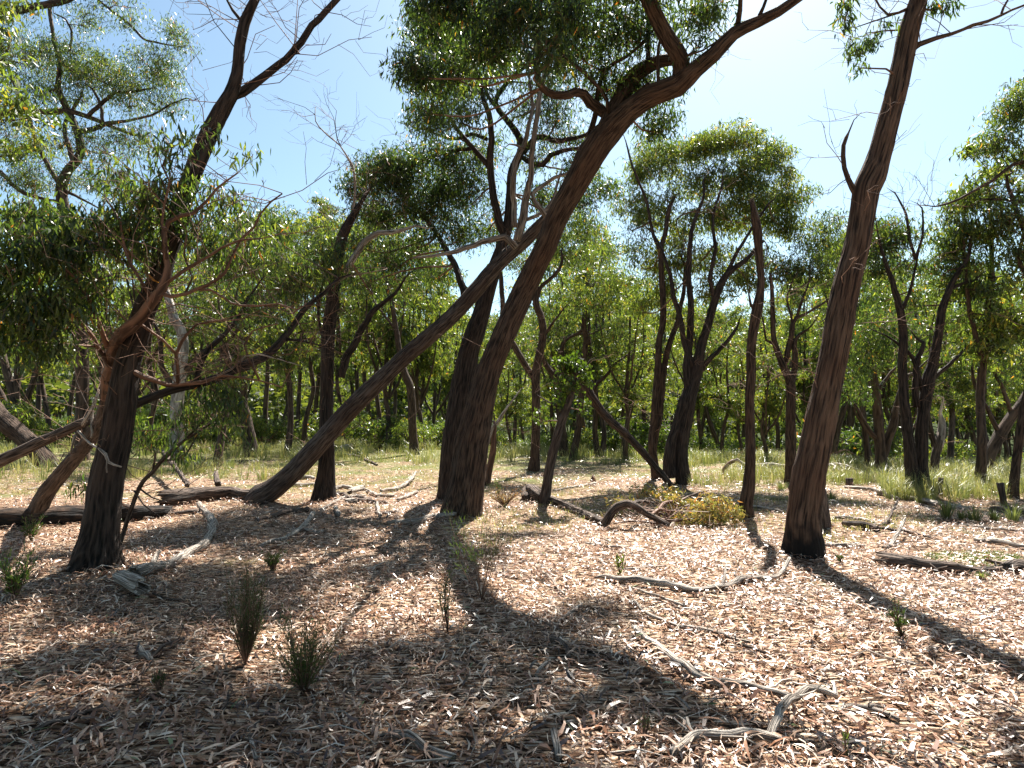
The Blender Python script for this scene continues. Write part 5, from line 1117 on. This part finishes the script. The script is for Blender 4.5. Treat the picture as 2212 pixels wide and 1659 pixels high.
for pcs, lab in SMALL:
    fallen('fallen_stick', lab, 'stick', pcs, group=ST, mat='deadwood' if 'dark' not in lab and 'red' not in lab else 'deadwood_dark')

# unnamed small litter wood: fine twigs too many to count
def twig_litter():
    g = Geo()
    n = 900
    y = rng.uniform(2.2, 17, n) ** 1.0; x = rng.uniform(-1, 1, n) * (0.9 * y + 1)
    a = rng.uniform(0, 6.28, n); l = rng.uniform(.08, .45, n)
    z = terr(x, y) + .025
    A = np.stack([x, y, z], -1); B = A + np.stack([np.cos(a) * l, np.sin(a) * l, rng.uniform(-.01, .03, n)], -1)
    thin_tubes(g, A, B, rng.uniform(.0025, .008, n), .002, bend=.08)
    obj('twig_litter', g.mesh('twig_litter', M['deadwood']), kind='stuff')
twig_litter()

# curved pale branch with hollow end at left
HB = fallen('fallen_branch', 'curved pale branch with a hollow black end between left trunk and dark shrub', 'branch',
    [[(286, 1253, 21), (310, 1249, 22), (330, 1239, 20), (350, 1231, 20), (375, 1221, 18), (400, 1207, 18), (425, 1197, 16), (441, 1184, 16), (450, 1168, 14), (457, 1152, 14), (460, 1135, 13), (452, 1118, 12), (440, 1108, 11), (430, 1100, 9, .05)],
     [(332, 1230, 12), (334, 1215, 9, .03), (346, 1207, 6, .04)], [(405, 1203, 8), (380, 1200, 5), (350, 1203, 3)], [(462, 1150, 5), (468, 1148, 3)]], sides=20, lump=.12, ridges=.03, jag=.8)
HOLLOW = True

# hollow pipe stub with a C-shaped end
def hollow_stub(px0, py0, px1, py1, w, label, gap=1.1, wall=.28, child_of=None):
    a, b = ground(px0, py0), ground(px1, py1); r = w / 2 * a[1] / F
    a[2] += r * .95 + .03; b[2] += r * 1.1 + .04
    ax = b - a; L_ = np.linalg.norm(ax); ax /= L_
    u = np.cross(ax, [0, 0, 1]); u /= np.linalg.norm(u); v = np.cross(u, ax)
    root = thing('hollow_log', label, 'log', tuple(a - np.array([0, 0, r * .8])))
    n = 30; rings = 14
    th = np.linspace(2.7 + gap / 2, 2.7 + 2 * math.pi - gap / 2, n)
    g = Geo(); V, Bk = [], []
    for j in range(rings):
        t = j / (rings - 1); c = a + ax * L_ * t
        k = 1 + .08 * np.sin(th * 3 + t * 4) + .04 * np.sin(th * 7 + t)
        for rad in (r * k * (.85 + .15 * t), r * k * (1 - wall)):
            V.append(c + rad[:, None] * (np.cos(th)[:, None] * u + np.sin(th)[:, None] * v) + ax * (.02 * np.sin(th * 5))[:, None] * (t > .9))
            Bk.append(np.stack([np.cos(th) * r, np.sin(th) * r, np.full(n, t * L_)], -1))
    V = np.array(V); idx = np.arange(rings * 2 * n).reshape(rings, 2, n)
    Q = []
    o_, i_ = idx[:, 0], idx[:, 1]
    Q.append(np.stack([o_[:-1, :-1], o_[:-1, 1:], o_[1:, 1:], o_[1:, :-1]], -1).reshape(-1, 4))
    Q.append(np.stack([i_[:-1, :-1], i_[1:, :-1], i_[1:, 1:], i_[:-1, 1:]], -1).reshape(-1, 4))
    for e in (0, -1): Q.append(np.stack([o_[e, :-1], i_[e, :-1], i_[e, 1:], o_[e, 1:]], -1))
    for e in (0, -1): Q.append(np.stack([o_[:-1, e], i_[:-1, e], i_[1:, e], o_[1:, e]], -1))
    g.add(V.reshape(-1, 3), np.vstack(Q), None, np.array(Bk).reshape(-1, 3))
    if child_of is not None:
        bpy.data.objects.remove(root)
        return obj('hollow_end', g.mesh('hollow_end', M['deadwood'], np.array(child_of.location)), child_of)
    obj('shell', g.mesh('shell', M['deadwood'], a - np.array([0, 0, r * .8])), root)
    return root
hollow_stub(316, 1246, 286, 1262, 26, '', gap=.5, child_of=HB)
hollow_stub(258, 1268, 308, 1298, 32, 'short hollow log stub with a C shaped pale end at lower left')
hollow_stub(754, 1072, 782, 1066, 14, 'small hollow grey chunk on the wood pile right of the blackened trunk', gap=.9)
hollow_stub(748, 1090, 768, 1093, 10, 'small round ended log piece in the wood pile', gap=.3)
PILE = [[(692, 1105, 4), (720, 1090, 5), (745, 1078, 5), (790, 1074, 4)], [(725, 1102, 9), (732, 1117, 9)], [(771, 1077, 6), (800, 1086, 7), (836, 1090, 5)], [(822, 1065, 6), (858, 1059, 7), (884, 1047, 6, .04), (898, 1032, 4, .1)], [(858, 1083, 4), (875, 1078, 8), (901, 1065, 5)],
        [(810, 1112, 4), (840, 1111, 5), (868, 1108, 4)], [(700, 1062, 6), (740, 1056, 8), (770, 1058, 6)], [(815, 1090, 5), (818, 1108, 7), (822, 1118, 5)], [(730, 1070, 8), (770, 1086, 8), (800, 1082, 6)], [(790, 1060, 4), (820, 1075, 6), (850, 1074, 5)]]
PL = ['long curved thin one at the left', 'short white stub at the front left', 'brown one in the middle front', 'upturned white one at the back right', 'pale short one at the right', 'low thin one in front', 'grey one at the back left', 'short steep one at the centre', 'thick dark one across the middle', 'thin one at the back']
for pc, lb in zip(PILE, PL):
    fallen('fallen_stick', 'dead wood pile right of blackened trunk, ' + lb, 'stick', [pc], group='dead wood pile', mat='deadwood' if 'dark' not in lb and 'brown' not in lb else 'deadwood_dark')

# logs behind
fallen('fallen_log', 'short dark log with a torn end lying against the slanted trunk', 'log', [[(368, 1092, 34), (385, 1090, 36), (420, 1084, 31), (460, 1079, 28), (500, 1076, 26), (535, 1078, 24)], [(470, 1068, 12, .15), (466, 1058, 8, .3)], [(404, 1074, 8, .18), (385, 1054, 8, .3), (360, 1030, 8, .42), (348, 1018, 6, .5)]], mat='deadwood_dark', sides=30, lump=.12, ridges=.05, jag=1.5)
fallen('fallen_log', 'long dark log lying behind the large left trunk, running off the left edge', 'log', [[(-60, 1140, 40), (0, 1138, 40), (60, 1134, 40), (120, 1130, 38), (190, 1127, 37), (265, 1124, 34), (310, 1120, 28), (345, 1117, 22), (362, 1112, 12)]], mat='bark_char', sides=34, lump=.08, ridges=.03, jag=1.5)
def leaning_bough(label, rows, d_rows, mat, twigs=()):
    b = np.array(at(rows[0][0], rows[0][1], d_rows[0])); b[2] = float(terr(b[0], b[1]))
    root = thing('leaning_bough', label, 'branch', tuple(b))
    g = Geo(); tube(g, px_path([(*r, d) for r, d in zip(rows, d_rows)], d_rows[0]), sides=26, step=.1, lump=.06, ridges=.025, jag=.1)
    obj('stem', g.mesh('stem', M[mat], b), root)
    for t in twigs:
        g = Geo(); tube(g, px_path(t, t[0][3]), sides=8, step=.06, lump=.08, wob=.5)
        obj('branch', g.mesh('branch', M['deadwood'], b), root)
leaning_bough('dark bough slanting up from the left edge to the peeling young gum',
    [(-160, 1075, 26), (-60, 1030, 26), (0, 996, 26), (45, 975, 25), (87, 955, 23), (130, 936, 22), (175, 916, 20), (205, 905, 17)], [7.4] * 8, 'deadwood_dark',
    [[(180, 918, 9, 7.3), (190, 898, 8, 7.2), (200, 878, 7, 7.2), (207, 862, 6, 7.2), (215, 843, 5, 7.2)], [(199, 880, 5, 7.2), (198, 905, 5, 7.2), (197, 945, 5, 7.1)], [(168, 930, 6, 7.1), (180, 943, 6, 7.1), (195, 958, 5, 7.0), (215, 970, 5, 6.0), (228, 980, 8, 5.95), (234, 998, 6, 5.95), (262, 1008, 3, 5.95)],
     [(162, 940, 6, 7.2), (156, 965, 5, 7.2), (152, 978, 4, 7.2), (138, 979, 3, 7.2), (130, 995, 2, 7.2)], [(232, 995, 4, 5.95), (230, 1010, 3, 5.95), (231, 1022, 3, 5.95)]])

# ---------------------------------------------------------------- fallen arched tree with drying leaves
def arched_tree():
    b = ground(1150, 1080)
    root = thing('fallen_tree', 'fallen tree with an arched trunk and a heap of drying leaves, mid right', 'tree', tuple(b))
    def G(rows):
        out = []
        for r in rows:
            q = ground(r[0], r[1]) if len(r) < 5 else ground(r[3], r[4])
            rr = r[2] / 2 * q[1] / F
            if len(r) >= 5:
                p = at(r[0], r[1], q[1]); out.append([p[0], p[1], p[2], rr])
            else: out.append([q[0], q[1], q[2] + rr * .7, rr])
        return out
    def T(nm, rows, mat, **k):
        g = Geo(); tube(g, G(rows), **k); obj(nm, g.mesh(nm, M[mat], b), root)
    T('root_mass', [(1135, 1084, 16), (1146, 1078, 34), (1160, 1080, 32), (1170, 1084, 20)], 'deadwood_dark', sides=24, step=.05, lump=.25, ridges=.06)
    T('trunk', [(1166, 1082, 19), (1185, 1086, 20), (1204, 1092, 18), (1225, 1100, 18), (1247, 1110, 17), (1269, 1119, 16), (1290, 1129, 17), (1303, 1136, 18)], 'deadwood_dark', sides=22, step=.05, lump=.1, ridges=.05)
    T('arch', [(1300, 1134, 17, 1300, 1136), (1310, 1126, 18, 1308, 1138), (1319, 1110, 18, 1318, 1138), (1334, 1095, 18, 1334, 1138), (1356, 1088, 17, 1356, 1138), (1376, 1095, 15, 1376, 1140), (1396, 1109, 13, 1396, 1141), (1419, 1121, 13, 1419, 1142), (1446, 1136, 11, 1446, 1143)], 'deadwood_dark', sides=22, step=.04, lump=.1, ridges=.05)
    T('branch', [(1390, 1105, 9, 1390, 1141), (1419, 1104, 9, 1419, 1135), (1436, 1087, 8, 1436, 1128), (1469, 1081, 7, 1469, 1122), (1504, 1066, 4, 1504, 1116), (1530, 1060, 2, 1530, 1110)], 'bark_peel', sides=12, step=.05, lump=.08)
    T('branch', [(1365, 1089, 8, 1365, 1138), (1380, 1083, 8, 1380, 1130), (1411, 1086, 6, 1411, 1128)], 'deadwood_dark', sides=10, step=.05, lump=.08)
    T('branch', [(1326, 1133, 4), (1369, 1128, 6), (1406, 1131, 5), (1440, 1134, 4)], 'bark_peel', sides=8, step=.05, lump=.08)
    T('branch', [(1405, 1113, 8, 1405, 1141), (1425, 1100, 7, 1425, 1135), (1450, 1105, 6, 1450, 1130), (1490, 1090, 4, 1490, 1125)], 'bark_peel', sides=10, step=.05, lump=.08)
    T('branch', [(1420, 1120, 7, 1420, 1141), (1450, 1125, 6, 1450, 1141), (1500, 1120, 4, 1500, 1138)], 'bark_peel', sides=10, step=.05, lump=.08)
    fol, tw = Geo(), Geo()
    def blob(px, py, rx, ry, d, n, nl):
        k = d / F; c = at(px, py, d); return (c, (rx * k, rx * k * .7, ry * k), n, nl)
    B = [blob(1470, 1086, 45, 24, 9.3, 26, 20), (blob(1540, 1100, 50, 34, 8.9, 44, 22)), blob(1440, 1068, 40, 22, 9.8, 22, 18), blob(1580, 1110, 26, 26, 8.8, 16, 20), blob(1500, 1120, 46, 18, 8.8, 22, 20), blob(1340, 1085, 34, 20, 9.6, 10, 12), blob(1395, 1060, 36, 18, 10, 14, 16)]
    sk = np.array([[*at(1450, 1120, 9.0), .03]])
    grow_crown(fol, tw, sk, B, .085, .018, True, 1.2, (.07, .16), .08)
    P = np.array([at(1400 + random.uniform(-60, 110), 1110 + random.uniform(-20, 20), 9.0 + random.uniform(-.4, .6)) for _ in range(160)])
    thin_tubes(tw, P, P + rng.standard_normal((160, 3)) * np.array([.25, .2, .12]), .006, .003)
    obj('twigs', tw.mesh('twigs', M['bark_peel'], b), root, 'stuff')
    obj('foliage', fol.mesh('foliage', M['leaf_dry'], b), root, 'stuff')
arched_tree()

# dead branch heap at the back right
px_tree('dead_snag', 'curved dead branch standing upright like a handle left of the snapped trunk',
    [(1558, 1043, 9), (1559, 1028, 9), (1565, 1013, 9), (1574, 1002, 8), (1585, 995, 9)],
    limbs=[('deadwood', [(1580, 998, 8, 15.6), (1592, 994, 7, 15.6), (1605, 1002, 7, 15.6), (1630, 1006, 7, 15.6), (1660, 1003, 8, 15.6), (1700, 1007, 7, 15.5), (1760, 1006, 6, 15.4), (1790, 1004, 6, 15.4), (1808, 1003, 7, 15.4), (1830, 1006, 6, 15.3), (1849, 1014, 4, 15.3)]),
           ('deadwood', [(1796, 1003, 6, 15.4), (1812, 1015, 6, 15.2), (1826, 1030, 6, 15), (1835, 1044, 6, 14.8)]), ('deadwood', [(1805, 1006, 4, 15.3), (1790, 1025, 4, 15.1), (1775, 1040, 3, 15)]), ('deadwood', [(1812, 1014, 4, 15.2), (1840, 1018, 4, 15), (1870, 1030, 3, 14.9), (1885, 1042, 2, 14.8)])],
    d=15.6, mat='bark_peel', sides=12, cat='branch', extra_twigs=10)
fallen('fallen_log', 'weathered log with a ragged end between the low stump and stout fused gum', 'log', [[(1896, 1068, 14), (1915, 1070, 14), (1945, 1076, 10), (1975, 1082, 8), (2010, 1090, 9), (2050, 1098, 9), (2090, 1106, 8)], [(1905, 1066, 9), (1925, 1076, 8), (1942, 1083, 5)], [(1825, 1055, 4), (1860, 1058, 6), (1896, 1063, 6)]], sides=14, lump=.15, ridges=.04)
fallen('fallen_log', 'dark broken log lying behind the taller post at the right edge', 'log', [[(2140, 1106, 8), (2165, 1112, 13), (2190, 1113, 13), (2240, 1116, 14)]], mat='deadwood_dark', sides=14, lump=.15, ridges=.04)

def post(label, px, py, pytop, w, mat='bark_grey', lean=(0, 0), name='wooden_post', cat='post', flare=1.08, topk=1.0):
    g0 = ground(px, py); k = g0[1] / F; r = w / 2 * k; h = (py - pytop) * k
    root = thing(name, label, cat, tuple(g0))
    g = Geo()
    tube(g, [(g0[0], g0[1], g0[2] - .2, r * flare), (g0[0], g0[1], g0[2], r * flare), (g0[0] + lean[0] * .5 * k, g0[1], g0[2] + h * .5, r * .97), (g0[0] + lean[0] * k, g0[1], g0[2] + h, r * topk)], sides=24, step=.06, lump=.05, ridges=.025, jag=.02)
    obj('shaft', g.mesh('shaft', M[mat], g0), root)
    return root
post('dark knee high stump half hidden behind the big right trunk', 1772, 1134, 1060, 38, 'deadwood_dark', (-3, 0), 'tree_stump', 'stump', 1.15, .82)
post('short grey post in the grass in front of the dark twin stemmed gum', 1872, 1028, 1005, 9)
post('leaning grey post right of the stout fused gum', 2028, 1068, 1034, 10, 'bark_grey', (5, 0))
post('taller grey brown post near the right edge', 2172, 1106, 1046, 12, 'bark_grey', (-9, 0), topk=1.15)
post('low burnt stump under the dead branch heap', 1835, 1050, 1034, 15, 'deadwood_dark', (0, 0), 'tree_stump', 'stump')
post('small pointed stump on the leaves behind the fallen arched tree', 1281, 1040, 1027, 9, 'bark_peel', (0, 0), 'tree_stump', 'stump', 1.5, .3)
post('thin dark metal stake in the grass left of the central pair', 934, 957, 929, 2.5, 'deadwood_dark', (-2, 0), 'metal_stake', 'stake')

# ---------------------------------------------------------------- small shrubs in the foreground
def wispy(name, label, px, py, top, spread, stems, per, mat='needle', L=.035, W=.004, dark=0.0, lean=0, group=None, stem_r=.004, bare=.2):
    g0 = ground(px, py); k = g0[1] / F; H = (py - top) * k * 1.02; S = spread * k
    root = thing(name, label, 'shrub', tuple(g0), group)
    st, fol = Geo(), Geo()
    P, Dd, LL, tt = [], [], [], []
    for i in range(stems):
        a = random.uniform(0, 6.28); q = random.random() ** .6
        h = H * random.uniform(.45, 1.0)
        e = np.array([math.cos(a) * S * q * (.5 + .5 * h / H) + lean * k * h / H, math.sin(a) * S * q, h])
        m = e * .5 + np.array([random.uniform(-.1, .1), random.uniform(-.1, .1), .08]) * H * np.array([1, 1, 1])
        path = [(*g0, stem_r), (*(g0 + m), stem_r * .7), (*(g0 + e), stem_r * .3)]
        R = tube(st, path, sides=4, step=.06, lump=0, cap=False)
        n = per
        t = rng.uniform(bare, 1, n) * (len(R) - 1); j = t.astype(int)
        base = R[j, :3]
        P.append(base); up = R[-1, :3] - R[0, :3]; up = up / np.linalg.norm(up)
        # side twigs
        side = rng.standard_normal((n, 3)) * .38 + up
        off = rng.random((n, 1)) * .045 * (H / .5)
        P[-1] = base + side * off
        Dd.append(side); LL.append(rng.uniform(.6, 1.3, n) * L); tt.append(np.clip(rng.normal(.45 - dark, .2, n), 0, 1))
        ss = rng.choice(n, max(2, n // 12)); thin_tubes(st, base[ss], P[-1][ss] + side[ss] * .02, stem_r * .35, .0008)
    leaves(fol, np.vstack(P), np.vstack(Dd), np.concatenate(LL), np.concatenate(LL) * (W / L), np.concatenate(tt), False)
    obj('stems', st.mesh('stems', M['twig'], g0), root); obj('foliage', fol.mesh('foliage', M[mat], g0), root, 'stuff')
    return root
wispy('broom_shrub', 'dark dense broom like shrub in the shade at lower left', 530, 1438, 1225, 50, 90, 46, L=.028, W=.003, dark=.28, stem_r=.0025, group=None)
wispy('broom_shrub', 'green wispy shrub beside and right of the dark broom shrub', 655, 1500, 1325, 105, 60, 44, L=.032, W=.004, dark=.0, stem_r=.0025)
wispy('broom_shrub', 'small dark fine shrub behind the dark broom shrub', 590, 1235, 1185, 34, 30, 60, L=.03, W=.004, dark=.25)
wispy('broom_shrub', 'sparse tall green shrub at the foot of the central pair', 1040, 1300, 1105, 90, 18, 34, L=.05, W=.0045, dark=-.2, bare=.5, stem_r=.0025)
wispy('seedling', 'thin stemmed seedling in the shade left of the sparse tall shrub', 968, 1372, 1200, 26, 9, 30, L=.04, W=.006, stem_r=.003, bare=.3)
wispy('seedling', 'green leafy seedlings at the left edge below the large left trunk', 30, 1300, 1190, 52, 20, 36, L=.055, W=.009, dark=-.1, bare=.3)
wispy('seedling', 'small green seedling in front of the long dark log at left', 68, 1168, 1112, 34, 16, 34, L=.05, W=.007, dark=0)
wispy('seedling', 'upright thin seedling standing on the long trunk shadow', 1950, 1382, 1288, 16, 10, 44, L=.035, W=.005, dark=.05, lean=-18)
wispy('seedling', 'dark fine seedling near the bottom edge below the central shadow', 1392, 1600, 1535, 26, 12, 14, L=.02, W=.003, dark=.25)
wispy('seedling', 'tiny green seedling in the sunlit leaves at lower right', 1830, 1640, 1570, 10, 3, 9, L=.035, W=.006, dark=-.1)
wispy('seedling', 'small leafy seedling on sunlit leaves above the long wavy branch', 1340, 1245, 1180, 22, 6, 18, L=.04, W=.012, dark=-.2, mat='leaf_young')
wispy('seedling', 'green seedling between the two trunks behind the clearing litter', 1078, 1075, 1020, 18, 12, 24, L=.05, W=.006, dark=0)
wispy('seedling', 'low brownish seedling in lower left shade', 345, 1500, 1440, 40, 14, 30, L=.02, W=.004, dark=.3)
wispy('seedling', 'green tuft right of the big right trunk foot', 1815, 1215, 1195, 14, 10, 20, L=.03, W=.005, dark=-.1)
wispy('dead_frond', 'small rust red frond on the dark log beside the left trunk', 300, 1120, 1096, 22, 14, 36, mat='red_frond', L=.025, W=.005)

# dead brown scrub between trunk pair and arched tree
wispy('dead_scrub', 'low tangle of brown dead twigs right of the central pair foot', 1090, 1095, 1050, 60, 60, 10, mat='leaf_dry', L=.03, W=.006, dark=-.3, stem_r=.005)

# ---------------------------------------------------------------- grass
def blades(g, cx, cy, r, n, h, lean=.6, w=.006, t0=.5, ts=.2):
    a = rng.uniform(0, 6.28, n); q = rng.random(n) ** .5 * r
    x = cx + np.cos(a) * q; y = cy + np.sin(a) * q; z = terr(x, y) - .01
    P = np.stack([x, y, z], -1)
    out = np.stack([np.cos(a), np.sin(a), np.zeros(n)], -1)
    hh = h * rng.uniform(.5, 1.15, n)[:, None]; le = lean * rng.uniform(.2, 1.2, n)[:, None]
    M1 = P + np.array([0, 0, 1.0]) * hh * .62 + out * hh * le * .28
    E = P + np.array([0, 0, 1.0]) * hh * (1 - .25 * le) + out * hh * le * .95
    S = np.stack([-np.sin(a + rng.normal(0, .6, n)), np.cos(a), np.zeros(n)], -1) * w
    V = np.stack([P - S, P + S, M1 + S * .7, M1 - S * .7, E], 1).reshape(-1, 3)
    b = np.arange(n) * 5
    g.add(V, np.stack([b, b + 1, b + 2, b + 3], -1), np.stack([b + 3, b + 2, b + 4], -1), None, np.repeat(np.clip(rng.normal(t0, ts, n), 0, 1), 5))

def tussock(label, px, py, h_px, r_px, n=90, w=.005, t0=.3):
    c = ground(px, py); k = c[1] / F
    root = thing('grass_tussock', label, 'grass', tuple(c), 'grass tussocks at the right')
    g = Geo(); blades(g, c[0], c[1], r_px * k, n, h_px * k, 1.0, w, t0, .2)
    obj('blades', g.mesh('blades', M['grass'], c), root)
for lab, px, py, h, r in [('tall arching green tussock before the weathered log', 2045, 1122, 58, 6), ('thick green tussock left of the taller post', 2106, 1128, 42, 9), ('narrow tussock against the foot of the taller post', 2188, 1130, 52, 8), ('green tussock beside the left foot of the taller post', 2148, 1128, 34, 6),
                          ('small tussock behind the dark knee high stump', 1795, 1080, 26, 8), ('tussock on the sunlit ground before the pale stick at right', 2078, 1126, 30, 5), ('tussock at left, near the pale sticks behind the dark log', 500, 1012, 26, 6), ('tussock left of the lyre forked gum foot', 1690, 1058, 24, 9),
                          ('low tussock beside the rotten log near the right edge', 2120, 1252, 22, 7)]:
    tussock(lab, px, py, h, r)

def meadow():
    g = Geo()
    pts = []
    def band(n, x0, x1, y0, y1, cond=None):
        k = 0
        while k < n:
            d = random.uniform(y0, y1); px = random.uniform(x0, x1)
            x = (px - CX) / F * d
            v = mnoise.noise((x * .22, d * .22, 3.1))
            if v < -0.12 + random.uniform(-.15, .15): continue
            pts.append((x, d)); k += 1
    band(1150, 1480, 2400, 13.2, 26); band(420, 1900, 2400, 11.0, 14); band(330, -100, 700, 14.5, 30); band(420, 620, 1480, 19, 34); band(420, -200, 2400, 26, 48)
    for x, d in pts:
        s = min(2.2, d / 16)
        blades(g, x, d, random.uniform(.08, .22) * s, random.randint(22, 42), random.uniform(.22, .58) * (1 if d < 20 else 1.15), random.uniform(.5, 1.1), .005 * s, random.uniform(.35, .75), .18)
    obj('meadow_grass', g.mesh('meadow_grass', M['grass'], smooth=False), kind='stuff')
    # short straw coloured grass among the leaves at mid distance
    g2 = Geo()
    for i in range(4200):
        d = random.uniform(7, 22); x = (random.uniform(-50, 2300) - CX) / F * d
        if mnoise.noise((x * .35, d * .35, 7.7)) < -0.02 + (0.10 if d < 10 else 0): continue
        blades(g2, x, d, random.uniform(.1, .3), random.randint(12, 26), random.uniform(.05, .13), .9, .0035, random.uniform(.5, .9), .2)
    obj('short_grass', g2.mesh('short_grass', M['grass'], smooth=False), kind='stuff')
    g3 = Geo()
    c = ground(2130, 1212)
    for i in range(330):
        a = random.uniform(0, 6.28); q = math.sqrt(random.random())
        blades(g3, c[0] + math.cos(a) * q * .62, c[1] + math.sin(a) * q * .36, .05, 22, .05, .8, .004, random.uniform(.3, .8), .2)
    obj('green_moss_patch', g3.mesh('green_moss_patch', M['moss'], smooth=False), kind='stuff')
meadow()
